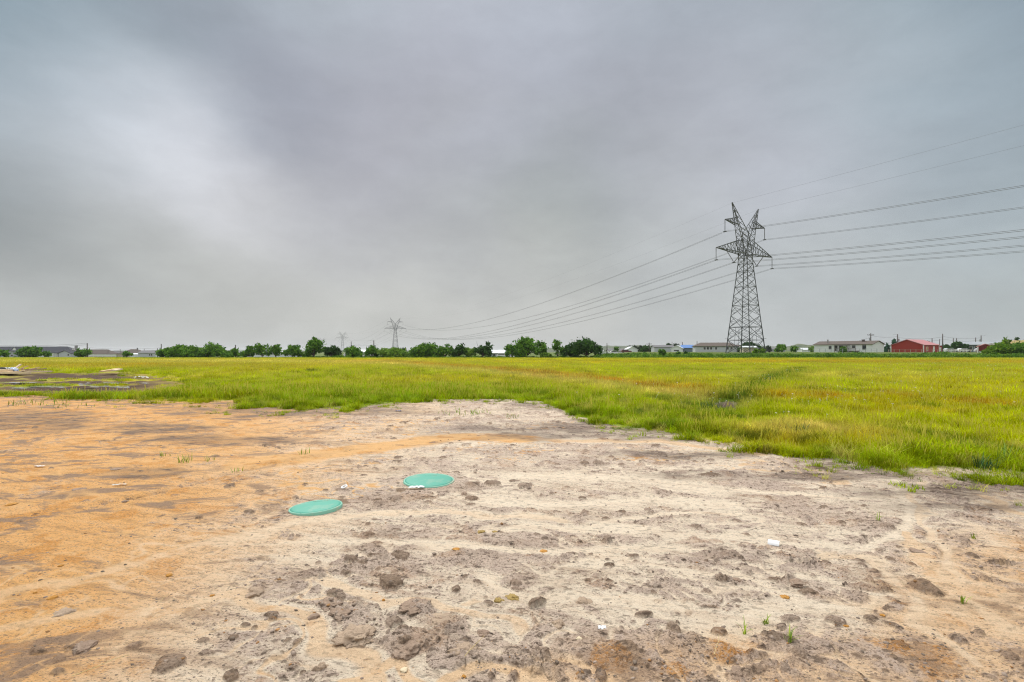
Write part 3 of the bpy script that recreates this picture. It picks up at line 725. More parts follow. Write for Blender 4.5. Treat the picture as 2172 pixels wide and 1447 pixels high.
names = {'shield': ['thin topmost wire from the left tip', 'thin topmost wire from the right tip'], 'upper': ['thick double wire from the left upper arm', 'thick double wire from the right upper arm'],
         'lower': ['double wire from the outer left lower arm', 'double wire from the left V insulator', 'double wire from the right V insulator', 'double wire from the outer right lower arm']}
spans = ['nearest pylon running out right', 'nearest pylon sagging to the second', 'second pylon to the third', 'third pylon to the farthest']
for i in range(4):
    for kd in ('shield', 'upper', 'lower'):
        for n in range(len(ATT[kd])):
            wire(i, kd, n, names[kd][n]+', '+spans[i], (.055, .06, .09, .11)[i] if kd != 'shield' else (.028, .022, .05, .07)[i], kd != 'shield' and i < 2)

# ------------------------------------------------------------------ trees
def leaf_mat(name, c0, c1, sub=.25):
    t = NT(name); geo = t.n('ShaderNodeNewGeometry'); oi = t.n('ShaderNodeObjectInfo')
    c = t.mix(t.ramp(geo.outputs['Random Per Island'], 0, 1), rgb(*c0), rgb(*c1))
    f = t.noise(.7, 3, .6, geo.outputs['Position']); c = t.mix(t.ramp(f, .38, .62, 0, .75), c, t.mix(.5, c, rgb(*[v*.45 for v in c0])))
    t.set(t.b.inputs['Base Color'], c); t.b.inputs['Roughness'].default_value = .75; t.b.inputs['Specular IOR Level'].default_value = .12
    tr = t.n('ShaderNodeBsdfTranslucent'); t.set(tr.inputs[0], c); mx = t.n('ShaderNodeMixShader'); mx.inputs[0].default_value = sub
    t.l(t.b.outputs[0], mx.inputs[1]); t.l(tr.outputs[0], mx.inputs[2]); t.l(mx.outputs[0], t.out.inputs[0]); return t.m
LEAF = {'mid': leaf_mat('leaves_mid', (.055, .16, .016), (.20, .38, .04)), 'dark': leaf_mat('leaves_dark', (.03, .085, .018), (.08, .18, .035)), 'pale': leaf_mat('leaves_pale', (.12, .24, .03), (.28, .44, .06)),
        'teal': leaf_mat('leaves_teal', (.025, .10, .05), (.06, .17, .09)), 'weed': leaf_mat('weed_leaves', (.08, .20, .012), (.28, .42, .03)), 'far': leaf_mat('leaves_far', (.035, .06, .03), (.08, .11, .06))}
BARK = mat_simple('bark', (.07, .052, .04), .9, .3, 6)
def tree(name, label, cat, px, Y, w_px, top_py, kind='mid', seed=0, group='trees along the far side of the field', leafs=None, spiky=.5, base_py=None, trunk=.25, cone=False, bare=0):
    rs = np.random.RandomState(1000+seed); x0 = (px-CX)/FPX*Y; g = gz(x0, Y)
    H = zat(top_py, Y)-g; Wd = w_px/FPX*Y*1.12
    root = empty(name, (x0, Y, g), label=label, cat=cat, group=group)
    nb = max(5, int(5+Wd*2.0)); blobs = []
    if cone:
        for k in range(9):
            f = k/8; blobs.append((rs.normal()*.06*Wd, rs.normal()*.06*Wd, H*(.12+.8*f), Wd*.5*(1-f*.85), H*.12))
    else:
        for k in range(nb):
            u = rs.uniform(-1, 1); v = rs.uniform(-1, 1)*.8
            hmax = math.sqrt(max(0, 1-(u*.85)**2-(v*.6)**2))
            r = Wd*.5*rs.uniform(.26, .42)
            zc = lerp(trunk*H+r*.45, H*(hmax*.92+.02)-r*.75, rs.uniform()**.55)
            blobs.append((u*(Wd*.5-r*.75), v*(Wd*.5-r*.75), max(zc, r*.35+.05*H), r, r*rs.uniform(.7, .95)))
        blobs.append((rs.uniform(-.25, .25)*Wd, 0, H*.62, Wd*rs.uniform(.18, .3), H*.30)); blobs = [b for b in blobs if rs.rand() > .18*spiky] or blobs
    s = max(.12, .0026*Y)
    vol = sum(b[3]**2 for b in blobs); n = int((leafs or min(3600, 200+150*vol/(s*s)*.075)))
    wts = np.array([b[3]**2 for b in blobs]); idx = rs.choice(len(blobs), n, p=wts/wts.sum())
    B = np.array(blobs)[idx]
    d = rs.normal(size=(n, 3)); d /= np.linalg.norm(d, axis=1)[:, None]
    rad = (.35+.80*rs.rand(n)**.75)[:, None]
    # twiggy shoots sticking out of the outline
    sh = rs.rand(n) < .10*spiky*2
    rad[sh] *= 1.12+.35*rs.rand(sh.sum())[:, None]
    C = B[:, :3]+d*rad*np.stack([B[:, 3], B[:, 3], B[:, 4]], 1)
    ns = int(6+spiky*16); top = sorted(blobs, key=lambda b: -b[2])[:max(3, len(blobs)//2)]; CS = []
    for _ in range(ns if not cone else 0):
        b = top[rs.randint(len(top))]; a = rs.rand()*6.28; e = .25+rs.rand()*1.2; dv = np.array([math.cos(a)*math.cos(e), math.sin(a)*math.cos(e), math.sin(e)])
        p0 = np.array(b[:3])+dv*np.array([b[3], b[3], b[4]])*.9; ln = H*(.05+.13*rs.rand()*(.4+spiky)); q = rs.rand(9)
        CS.append(p0+dv*(q*ln)[:, None]+rs.normal(size=(9, 3))*s*.5)
    if CS: CS = np.concatenate(CS)[:n]; C[:len(CS)] = CS
    C[:, 2] = np.clip(C[:, 2], .04, H*1.06)
    u = rs.normal(size=(n, 3)); u /= np.linalg.norm(u, axis=1)[:, None]; v = np.cross(u, rs.normal(size=(n, 3))); v /= np.linalg.norm(v, axis=1)[:, None]
    sz = (s*(.6+.9*rs.rand(n)))[:, None]
    V = np.stack([C-u*sz, C-v*sz*.45, C+u*sz, C+v*sz*.45], 1).reshape(-1, 3); F = np.arange(4*n).reshape(-1, 4)
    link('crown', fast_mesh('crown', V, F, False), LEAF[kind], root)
    m = MB(); tw_ = max(.10, Wd*.045)
    m.path([(0, 0, -.1), (rs.normal()*.05*Wd, 0, H*.2), (rs.normal()*.06*Wd, 0, H*.45)], tw_*1.4, 7, .55)
    for b in blobs[:7]:
        m.path([(0, 0, H*.12), (b[0]*.4, b[1]*.4, lerp(H*.12, b[2], .5)), (b[0], b[1], b[2])], tw_*.75, 5, .3)
    for _ in range(bare):
        a = rs.uniform(-1, 1)*Wd*.4; m.path([(a*.4, 0, H*.5), (a*.8, 0, H*.8), (a, rs.normal()*.1, H*rs.uniform(.97, 1.1))], tw_*.5, 4, .3)
    m.build('trunk', BARK, root, True)
    return root
TR = [  # name, label, category, px, Y, width px, top py, kind, spiky
 ('tree', 'round green tree standing in front of the black roofed house', 'tree', 69, 150, 48, 734.5, 'mid', .5),
 ('tree', 'tree cut by the left edge of the photo, before the black roofed house', 'tree', -4, 150, 30, 740, 'mid', .4),
 ('tree', 'low spreading tree between the orange gable and the brown roof', 'tree', 176, 150, 30, 741, 'mid', .6),
 ('shrub', 'small round bright shrub before the hipped brown roof', 'shrub', 270, 150, 18, 745, 'mid', .2),
 ('tree', 'left end of the long leafy thicket, low crown beside the white house', 'tree', 358, 124, 40, 735.5, 'mid', .2),
 ('tree', 'broad dense tree in the middle of the long leafy thicket', 'tree', 394, 122, 62, 731, 'mid', .2),
 ('tree', 'tallest peaked tree at the right end of the long leafy thicket', 'tree', 450, 122, 52, 728, 'mid', .5),
 ('shrub', 'low bushy skirt at the foot of the peaked tree', 'shrub', 470, 119, 36, 740, 'mid', .3),
 ('tree', 'small lone bushy tree left of the white trailer box', 'tree', 494, 122, 22, 739, 'mid', .4),
 ('tree', 'squat tree just right of the white trailer box, first of four in a row', 'tree', 527, 122, 30, 734, 'mid', .6),
 ('tree', 'ragged topped tree, second of four right of the white trailer box', 'tree', 556, 122, 32, 731, 'mid', 1.0),
 ('tree', 'rounded tree, third of four right of the white trailer box', 'tree', 586, 122, 30, 732.5, 'mid', .5),
 ('tree', 'wide forked tree, last of four right of the white trailer box', 'tree', 621, 122, 38, 731, 'mid', .5),
 ('tree', 'big tall bushy tree left of the small third pylon', 'tree', 667, 121, 48, 719, 'mid', .7),
 ('tree', 'darker lower tree leaning on the right of the big tall bushy tree', 'tree', 702, 121, 34, 731.5, 'dark', .5),
 ('tree', 'bushy tree just right of the small third pylon', 'tree', 748, 121, 38, 735, 'mid', .8),
 ('tree', 'pointed bush below the pole with a transformer', 'tree', 789, 121, 30, 733, 'mid', .8),
 ('shrub', 'wide pale yellow green bush at the foot of the second pylon', 'shrub', 832, 120, 58, 738.5, 'pale', .5),
 ('tree', 'small dark tree right of the pale bush at the second pylon', 'tree', 857, 123, 18, 734.5, 'dark', .8),
 ('tree', 'broad bushy tree with uneven top, first right of the second pylon', 'tree', 902, 121, 56, 727, 'mid', .8),
 ('tree', 'medium tree with a lighter crown, second right of the second pylon', 'tree', 945, 121, 36, 729.5, 'mid', .6),
 ('tree', 'dark rounded tree, third right of the second pylon', 'tree', 975, 120, 28, 730, 'dark', .5),
 ('shrub', 'low light green bush between two darker trees', 'shrub', 998, 120, 24, 738.5, 'pale', .6),
 ('tree', 'spiky topped dark tree beside the flat white roof', 'tree', 1025, 120, 34, 727, 'dark', 1.0),
 ('tree', 'smaller tree on the left flank of the tallest tree', 'tree', 1086, 120, 30, 729, 'mid', .6),
 ('tree', 'tallest tree of the line, broad ragged crown near the centre', 'tree', 1117, 120, 54, 714, 'mid', .9),
 ('tree', 'loose twiggy tree on the right flank of the tallest tree', 'tree', 1146, 121, 30, 721.5, 'mid', 1.0),
 ('shrub', 'pale low weeds between the tallest tree and the wide dark one', 'shrub', 1160, 118, 24, 750, 'pale', .6),
 ('tree', 'narrow twiggy tree left of the wide round dark tree', 'tree', 1183, 120, 30, 722.5, 'mid', 1.0),
 ('tree', 'low joining crown beside the wide round dark tree', 'tree', 1212, 120, 40, 730, 'dark', .5),
 ('tree', 'wide round dark tree at the right end of the line', 'tree', 1243, 119, 62, 716.5, 'dark', .5),
 ('shrub', 'small bush in the weed strip below the long grey roof', 'shrub', 1406, 118, 14, 742, 'mid', .5),
 ('shrub', 'left one of two low bushes before the blue roof', 'shrub', 1440, 118, 16, 747.5, 'mid', .4),
 ('shrub', 'right one of two low bushes before the blue roof', 'shrub', 1455, 118, 10, 748, 'dark', .4),
 ('tree', 'rounded far tree, left one of the pair by the utility pole', 'tree', 1352, 260, 26, 732.5, 'far', .2),
 ('tree', 'rounded far tree, right one of the pair by the utility pole', 'tree', 1371, 255, 22, 734, 'dark', .2),
 ('tree', 'tiny round far tree left of the paired far trees', 'tree', 1337, 300, 8, 735.5, 'far', .2),
 ('tree', 'round far tree behind the low grey building', 'tree', 1419, 270, 15, 730, 'dark', .2),
 ('tree', 'thin dying tree with bare tops behind the blue roof', 'tree', 1433, 265, 16, 731, 'far', 1.0),
 ('tree', 'small conical far tree right of the blue roof', 'tree', 1468, 250, 7, 735, 'dark', .1),
 ('tree', 'small tree before the white and dark houses right of centre', 'tree', 1305, 240, 9, 737.5, 'mid', .6),
 ('tree', 'wide dark tree seen through the legs of the nearest pylon', 'tree', 1591, 195, 40, 725, 'dark', .2),
 ('shrub', 'left weedy bush at the foot of the nearest pylon', 'shrub', 1603, 122, 9, 742, 'weed', .8),
 ('shrub', 'right weedy bush at the foot of the nearest pylon', 'shrub', 1618, 122, 14, 741, 'weed', .8),
 ('tree', 'dark small tree just behind the right leg of the nearest pylon', 'tree', 1629, 230, 10, 735, 'far', .3),
 ('tree', 'bushy tree, larger of two between the pylon and the white house', 'tree', 1658, 170, 22, 730, 'mid', .7),
 ('tree', 'bushy tree, smaller of two between the pylon and the white house', 'tree', 1683, 170, 15, 734.5, 'mid', .6),
 ('shrub', 'light shrub at the left corner of the white house', 'shrub', 1722, 205, 10, 737, 'pale', .5),
 ('shrub', 'small ornamental tree in front of the white house porch', 'shrub', 1789, 170, 9, 737, 'mid', .6),
 ('tree', 'dark rounded tree behind the left slope of the red barn roof', 'tree', 1896, 215, 14, 722, 'teal', .5),
 ('tree', 'blue green conical cedar left of the red barn', 'tree', 1882, 215, 12, 728, 'teal', .1),
 ('tree', 'small dark tree left of the layered tree beyond the red shed', 'tree', 2008, 210, 13, 729, 'dark', .3),
 ('tree', 'wide layered dark tree between the red barn and the grey house', 'tree', 2032, 205, 30, 725, 'dark', .6),
 ('tree', 'tall weedy tree at the left flank of the earth mound on the right', 'tree', 2120, 121, 46, 728, 'weed', .8),
 ('tree', 'peaked tree in front of the earth mound near the right edge', 'tree', 2142, 124, 34, 718.5, 'weed', 1.0),
 ('tree', 'bushy green tree cut by the right edge of the photo', 'tree', 2166, 119, 46, 727, 'mid', .7),
 ('tree', 'twiggy dark bush on top of the earth mound', 'tree', 2156, 140, 12, 719, 'dark', .8),
]
for i, (nm, lb, ct, px, Y, w, tp, kd, sp) in enumerate(TR):
    grp = 'trees along the far side of the field' if nm == 'tree' and px < 1280 else ('far trees among the houses' if nm == 'tree' else 'shrubs at the far side of the field')
    tree(nm, lb, ct, px, Y, w, tp, kd, i, grp, spiky=sp, trunk=.08 if nm == 'shrub' else .12, cone='conical' in lb, bare=5 if 'bare' in lb else (2 if sp >= 1 else 0))

# weeds: the rank green strip along the far fence line, and low growth at the foot of the trees
def weeds():
    rs = np.random.RandomState(77); co = bpy.data.collections.new('weed_clumps')
    for i in range(5):
        n = 90; r = np.random.RandomState(i); C = r.normal(size=(n, 3))*np.array([.38, .38, .0]); C[:, 2] = np.abs(r.rand(n))*.75*np.exp(-(C[:, 0]**2+C[:, 1]**2)*2)+.05
        u = r.normal(size=(n, 3)); u[:, 2] = np.abs(u[:, 2])+.4; u /= np.linalg.norm(u, axis=1)[:, None]; v = np.cross(u, r.normal(size=(n, 3))); v /= np.linalg.norm(v, axis=1)[:, None]; s = .15*(.6+.8*r.rand(n))[:, None]
        V = np.stack([C-u*s, C-v*s*.4, C+u*s, C+v*s*.4], 1).reshape(-1, 3); me = fast_mesh('weed', V, np.arange(4*n).reshape(-1, 4), False); link('weed_%d' % i, me, LEAF[('weed', 'mid', 'weed', 'pale', 'mid')[i]], coll=co)
    n = 2600; u = rs.rand(n); px = 1262+u*1050; Y = 113+rs.rand(n)*11; x = (px-CX)/FPX*Y
    hgt = (.75+.5*rs.rand(n))*(1+.55*fbm(px*.02, Y*.1, 2, 401))
    x2 = rs.rand(1100); px2 = 200+x2*1070; Y2 = 117.5+rs.rand(1100)*4; s2 = (.35+.45*rs.rand(1100))*(1+.6*fbm(px2*.03, Y2*.1, 2, 402))
    s2 = s2*ss(560, 760, px2)+.32*(1-ss(560, 760, px2))
    X = np.concatenate([x, (px2-CX)/FPX*Y2]); YY = np.concatenate([Y, Y2]); S = np.concatenate([hgt*1.05, s2]); k = len(X)
    o = scatter('weeds', np.stack([X, YY, base_g(X, YY)-.03], 1), rs.rand(k)*6.28, S, rs.randint(0, 5, k), np.ones((k, 3)), co)
    tag(o, 'rank green weeds growing in a strip along the far side of the field', 'weeds', kind='stuff')
weeds()

# ------------------------------------------------------------------ hills on the horizon
def hills():
    # one long low wooded ridge far beyond the houses; its crest is bumpy with tree crowns
    m = NT('wooded_hill'); geo = m.n('ShaderNodeNewGeometry').outputs['Position']
    m.set(m.b.inputs['Base Color'], m.mix(m.ramp(m.noise(.035, 4, .6, geo), .4, .6), rgb(.05, .075, .035), rgb(.13, .15, .075))); m.b.inputs['Roughness'].default_value = 1; m.b.inputs['Specular IOR Level'].default_value = 0
    for nm, Y, pts, dep in (('hills', 2600, [(-400, 743), (0, 744), (300, 744), (700, 744), (1040, 743), (1200, 737), (1280, 734), (1400, 732.5), (1500, 734), (1560, 734), (1640, 735), (1720, 737), (1900, 739), (2100, 740), (2172, 739), (2900, 741)], 700),
                            ('nearer_hills', 1500, [(1600, 747), (1635, 741), (1662, 739), (1680, 734), (1698, 730.5), (1712, 732), (1735, 738), (1770, 741), (1830, 744), (1900, 747)], 260)):
        P = np.array(pts, float); px = np.linspace(P[0, 0], P[-1, 0], 900); nc = len(px); rows = 9
        crest = np.interp(px, P[:, 0], P[:, 1]); V = []
        for r in range(rows):
            f = r/(rows-1); y = Y+dep*(f-.5); prof = math.sin(math.pi*f)**.7
            zz = CAMH+(HOR-crest)/FPX*Y; x = (px-CX)/FPX*Y
            bump = np.abs(fbm(x*.02, np.full(nc, y*.02), 3, 411))*7*prof
            V.append(np.stack([x, np.full(nc, y), -6+(np.maximum(zz, -3)+6)*prof+bump-1.5], 1))
        V = np.concatenate(V); i = np.arange(rows-1)[:, None]*nc; j = np.arange(nc-1)[None, :]
        F = np.stack([i+j, i+j+1, i+nc+j+1, i+nc+j], -1).reshape(-1, 4)
        tag(link(nm, fast_mesh(nm, V, F, True), m.m), kind='structure')
    # spoil heap of tan earth at the right edge
    n = NT('spoil_earth'); g = n.n('ShaderNodeNewGeometry').outputs['Position']; n.set(n.b.inputs['Base Color'], n.mix(n.ramp(n.noise(.9, 5, .65, g), .4, .6), rgb(.42, .29, .17), rgb(.30, .27, .07))); n.b.inputs['Roughness'].default_value = 1
    X, Yg = np.meshgrid(np.linspace(-1, 1, 70), np.linspace(-1, 1, 50)); r = np.hypot(X, Yg)
    h = 3.6*np.clip(1-r**2.2, 0, 1)**.8*(1+.25*fbm(X*3, Yg*3, 3, 421))
    cx, cy = at(2178, 138)[:2]; V = np.stack([cx+X*11, cy+Yg*9, gz(cx, cy)-.3+h], -1).reshape(-1, 3)
    i = np.arange(49)[:, None]*70; j = np.arange(69)[None, :]; F = np.stack([i+j, i+j+1, i+70+j+1, i+70+j], -1).reshape(-1, 4)
    tag(link('earth_mound', fast_mesh('earth_mound', V, F, True), n.m), kind='structure')
hills()

# ------------------------------------------------------------------ buildings
def siding(name, col, horizontal=True, pitch=.2, dark=.75):
    t = NT(name); g = t.n('ShaderNodeTexCoord').outputs['Object']; w = t.n('ShaderNodeTexWave'); w.bands_direction = 'Z' if horizontal else 'X'; w.inputs['Scale'].default_value = .31/pitch; t.l(g, w.inputs[0])
    c = t.mix(t.noise(1.2, 4, .6, g), rgb(*[v*.92 for v in col]), rgb(*col)); c = t.mix(t.ramp(w.outputs['Fac'], 0, .25, .35, 0), c, rgb(*[v*dark for v in col]))
    t.set(t.b.inputs['Base Color'], c); t.b.inputs['Roughness'].default_value = .6; t.b.inputs['Specular IOR Level'].default_value = .3; return t.m
WHITE = siding('white_siding', (.82, .84, .85), dark=.85); PALE = siding('pale_grey_siding', (.55, .57, .60)); REDM = siding('red_metal_siding', (.36, .035, .022), False, .3); DRED = siding('dark_red_siding', (.16, .015, .018), False, .3)
TANW = mat_simple('tan_wall', (.52, .46, .36), .8, .1, 2); ORG = mat_simple('orange_brick', (.50, .27, .12), .85, .2, 4); GREYW = mat_simple('grey_wall', (.36, .385, .40), .8, .1, 2); BLUEG = siding('blue_grey_siding', (.19, .235, .27))
SH_BR = mat_simple('brown_shingles', (.125, .10, .085), .9, .3, 5); SH_BK = mat_simple('charcoal_shingles', (.035, .038, .052), .9, .3, 5); SH_GR = mat_simple('grey_shingles', (.17, .165, .17), .9, .25, 5)
MET_W = mat_simple('white_metal_roof', (.72, .74, .76), .45, .06, 3); MET_P = mat_simple('faded_red_metal_roof', (.52, .22, .22), .5, .08, 3); MET_B = mat_simple('blue_metal_roof', (.10, .22, .50), .5, .1, 3); MET_G = mat_simple('grey_metal_roof', (.33, .35, .37), .5, .1, 3)
TRIM = mat_simple('white_trim', (.78, .78, .76), .6, .04, 3); GLASS = mat_simple('window_glass', (.03, .035, .04), .12, .1, 2, spec=.6); DARKM = mat_simple('dark_opening', (.03, .028, .027), .9, .1, 2); BRICK = mat_simple('chimney_brick', (.30, .29, .28), .9, .25, 6)
WOODM = mat_simple('weathered_deck_wood', (.20, .17, .15), .9, .2, 6); BLKM = mat_simple('black_shutter', (.04, .042, .05), .7, .1, 3)
def house(name, label, cat, px, Y, yaw, W, D, eave, ridge, wall, roof, axis='x', hip=0., base=None, wins=(), doors=(), over=.35, group=None, trim=TRIM, endwins=(), corner=None):
    """front-left corner at (px, Y); W runs along the front, D goes back; eave and ridge are heights above the ground there"""
    x0 = (px-CX)/FPX*Y; g = gz(x0, Y) if base is None else base
    root = empty(name, (x0, Y, g), R(yaw), label=label, cat=cat, group=group)
    m = MB(); z0 = -1.6
    if axis == 'x' and not hip:
        m.poly([(0, 0, z0), (W, 0, z0), (W, 0, eave), (0, 0, eave)]); m.poly([(W, D, z0), (0, D, z0), (0, D, eave), (W, D, eave)])
        m.poly([(W, 0, z0), (W, D, z0), (W, D, eave), (W, D/2, ridge-.06), (W, 0, eave)]); m.poly([(0, D, z0), (0, 0, z0), (0, 0, eave), (0, D/2, ridge-.06), (0, D, eave)])
    elif axis == 'y':
        m.poly([(0, 0, z0), (W, 0, z0), (W, 0, eave), (W/2, 0, ridge-.06), (0, 0, eave)]); m.poly([(W, D, z0), (0, D, z0), (0, D, eave), (W/2, D, ridge-.06), (W, D, eave)])
        m.poly([(W, 0, z0), (W, D, z0), (W, D, eave), (W, 0, eave)]); m.poly([(0, D, z0), (0, 0, z0), (0, 0, eave), (0, D, eave)])
    else: m.box(0, W, 0, D, z0, eave)
    m.build('wall', wall, root)
    r = MB(); o = over; t = .16
    def slab(pts):
        a = [Vector(p) for p in pts]; n = (a[1]-a[0]).cross(a[2]-a[0]).normalized(); n = n if n.z > 0 else -n
        r.poly(a); b = [p+n*t for p in a]; r.poly(b[::-1])
        for k in range(len(a)): r.quad(a[k], a[(k+1) % len(a)], b[(k+1) % len(a)], b[k])
    if axis == 'x':
        k = (ridge-eave)/(D/2); h = hip
        if h:
            slab([(-o, -o, eave-k*o), (W+o, -o, eave-k*o), (W-h, D/2, ridge), (h, D/2, ridge)]); slab([(W+o, D+o, eave-k*o), (-o, D+o, eave-k*o), (h, D/2, ridge), (W-h, D/2, ridge)])
            slab([(W+o, -o, eave-k*o), (W+o, D+o, eave-k*o), (W-h, D/2, ridge)]); slab([(-o, D+o, eave-k*o), (-o, -o, eave-k*o), (h, D/2, ridge)])
        else: slab([(-o, -o, eave-k*o), (W+o, -o, eave-k*o), (W+o, D/2, ridge), (-o, D/2, ridge)]); slab([(W+o, D+o, eave-k*o), (-o, D+o, eave-k*o), (-o, D/2, ridge), (W+o, D/2, ridge)])
    else:
        k = (ridge-eave)/(W/2)
        slab([(-o, -o, eave-k*o), (W/2, -o, ridge), (W/2, D+o, ridge), (-o, D+o, eave-k*o)]); slab([(W/2, -o, ridge), (W+o, -o, eave-k*o), (W+o, D+o, eave-k*o), (W/2, D+o, ridge)])
    rf = r.build('roof', roof, root)
    def opening(kind, cx, zb, w, h, end=False, mat=None):
        def bx(mb, a, b, c, d, e, f):
            if end: mb.box(W+c, W+d, a, b, e, f)
            else: mb.box(a, b, -d, -c, e, f)
        f = MB(); e = .09
        bx(f, cx-w/2-e, cx-w/2, .0, .06, zb-e, zb+h+e); bx(f, cx+w/2, cx+w/2+e, .0, .06, zb-e, zb+h+e); bx(f, cx-w/2, cx+w/2, .0, .06, zb+h, zb+h+e); bx(f, cx-w/2, cx+w/2, .0, .06, zb-e, zb)
        fo = f.build(kind, trim, root)
        q = MB(); bx(q, cx-w/2, cx+w/2, .003, .025, zb, zb+h); q.build('pane' if kind == 'window' else 'panel', mat or GLASS, fo)
    for a in wins: opening('window', *a)
    for a in doors: opening('door', *a[:4], mat=a[4] if len(a) > 4 else TRIM)
    for a in endwins: opening(a[4], *a[:4], end=True, mat=a[5] if len(a) > 5 else None)
    if corner:
        for (cx, cy) in ((0, 0), (W, 0), (W, D)): c = MB(); c.box(cx-.12, cx+.12, cy-.12, cy+.12, z0, eave); c.build('corner_trim', corner, root)
    return root, rf
def stack(parent, x, y, z0, z1, w=.5, name='chimney', mat=None):
    m = MB(); m.box(x-w/2, x+w/2, y-w/2, y+w/2, z0, z1); m.box(x-w/2-.06, x+w/2+.06, y-w/2-.06, y+w/2+.06, z1, z1+.1); return m.build(name, mat or BRICK, parent)
# right side
wh, rf = house('mobile_home', 'long white mobile home with brown shingle roof and wooden porch', 'mobile home', 1727, 190, -58, 19.2, 8.4, 2.75, 3.9, WHITE, SH_BR, wins=[(5.6, 1.05, 1.0, 1.2), (13.4, 1.5, 1.1, .9), (16.7, .95, 1.2, 1.5)], doors=[(7.6, .55, 1.0, 1.95, DARKM), (9.3, .55, 1.3, 1.9, DARKM)])
stack(rf, 4.0, 1.6, 3.0, 4.5, .35); stack(rf, 15.0, 3.2, 3.6, 4.35, .7, 'roof_vent', SH_BR)
m = MB()
m.box(8.2, 15.2, -2.6, -.08, .35, .55)
for x in (8.3, 10.6, 12.9, 15.1): m.box(x-.06, x+.06, -2.6, -2.48, -.6, 1.5)
m.box(8.3, 15.1, -2.58, -2.5, 1.35, 1.5); m.box(8.3, 15.1, -2.58, -2.5, .95, 1.02); m.build('porch', WOODM, wh)
m = MB(); m.box(8.2, 12.4, -2.5, -.36, 2.35, 2.45); m.box(8.22, 8.34, -2.5, -2.38, .55, 2.35); m.box(12.26, 12.38, -2.5, -2.38, .55, 2.35); m.build('porch_roof', SH_BR, wh)
house('barn', 'big red metal barn with pale trim and faded red roof', 'barn', 1890, 181, -60, 9.6, 11.5, 2.5, 4.35, REDM, MET_P, 'y', corner=TRIM, over=.25, endwins=[(2.6, .7, 1.3, 1.1, 'window', ORG), (7.6, -.2, 1.0, 2.2, 'door', TRIM)])
house('shed', 'small red shed with white doors right behind the big barn', 'shed', 1987, 215, -35, 3.4, 3.2, 2.3, 2.75, REDM, MET_G, 'y', doors=[(1.0, .2, .7, 1.7, TRIM), (2.4, .2, .7, 1.7, TRIM)], corner=TRIM, over=.15)
bg, rf = house('house', 'blue grey house with shaded porch beside the dark red shed', 'house', 2048, 205, -30, 11, 9, 3.0, 4.0, BLUEG, MET_G, 'x', wins=[(1.6, 1.0, .9, 1.2), (3.2, 1.0, .9, 1.2)], over=.9)
m = MB()
for x in (.2, 3.6): m.box(x-.1, x+.1, -.82, -.62, -1, 2.72)
m.build('porch_post', TRIM, bg)
gx = MB(); gx.poly([(4.6, -.5, -1), (10.8, -.5, -1), (10.8, -.5, 2.6), (7.7, -.5, 3.5), (4.6, -.5, 2.6)]); gx.box(4.6, 10.8, -.48, -.02, -1, 2.5); gx.build('gable_wall', TANW, bg)
house('shed', 'dark red garden shed with pinkish white corners near the right edge', 'shed', 2074, 137, -38, 3.0, 2.6, 1.55, 2.25, DRED, MET_P, 'y', corner=TRIM, over=.12, doors=[(1.5, .1, 2.3, .12, TRIM)])
house('mobile_home', 'long grey mobile home with brown roof left of the nearest pylon', 'mobile home', 1475, 200, -12, 15.5, 8, 2.35, 3.65, PALE, SH_BR, hip=2.5, wins=[(x, 1.0, .8, 1.0) for x in (3.4, 4.6, 5.8, 7.6, 11.8, 13.2)])
house('mobile_home', 'grey wing of a house seen through the left leg of the nearest pylon', 'mobile home', 1545, 215, -6, 7, 6, 2.1, 2.9, PALE, SH_BR)
house('house', 'small cream house seen between the legs of the nearest pylon', 'house', 1577, 170, -8, 4.2, 4, 1.6, 2.0, TANW, MET_W)
house('shed', 'bright blue metal roofed shed between grey buildings', 'shed', 1441, 230, -20, 6.6, 5, 1.9, 3.1, BLUEG, MET_B, hip=.8)
house('warehouse', 'long low pale building with dark grey roof left of the blue roof', 'building', 1388, 240, -3, 9.2, 7, 2.2, 3.1, PALE, SH_GR)
house('house', 'white gabled building at the right end of the long low building', 'house', 1424, 228, -25, 4.6, 5, 1.7, 2.9, WHITE, MET_W, 'y', wins=[(2.2, .5, 2.2, .5)])
house('house', 'white gabled house behind the far trees by the utility pole', 'house', 1330, 250, 0, 5.2, 7, 1.3, 2.7, WHITE, MET_W, 'y')
house('house', 'low white house with dark roof right of the wide round tree', 'house', 1292, 255, 0, 9.0, 7, 1.6, 2.7, WHITE, SH_GR, wins=[(3.5, .4, .8, .8), (5.2, .4, .8, .8)], doors=[(7.0, 0, 1, 1.2, DARKM)])
house('house', 'white tent roofed house touching the wide round tree', 'house', 1272, 240, 0, 4.2, 6, 1.2, 2.5, WHITE, MET_W, 'y')
# small distant houses on the right, between the pylon and the white home
for k, (px, w, e, r_, wl, rf_, lb) in enumerate([(1640, 7, 1.4, 2.4, GREYW, SH_GR, 'low grey distant house just right of the nearest pylon'), (1703, 8, 1.2, 2.2, WHITE, MET_W, 'tiny white distant house left of the long white mobile home'), (1598+20, 4, 1.0, 1.7, GREYW, SH_BK, 'small dark roofed house at the right pylon leg'),
        (1873, 4, 1.6, 2.4, TANW, SH_BR, 'small tan house in the gap between the white home and the red barn'), (2046-43, 9, 1.0, 1.5, WHITE, MET_W, 'long low white building beyond the red shed')]):
    house('house', lb, 'house', px, 300 if k < 3 else 245, 0, w, 6, e, r_, wl, rf_, group='distant houses on the right')
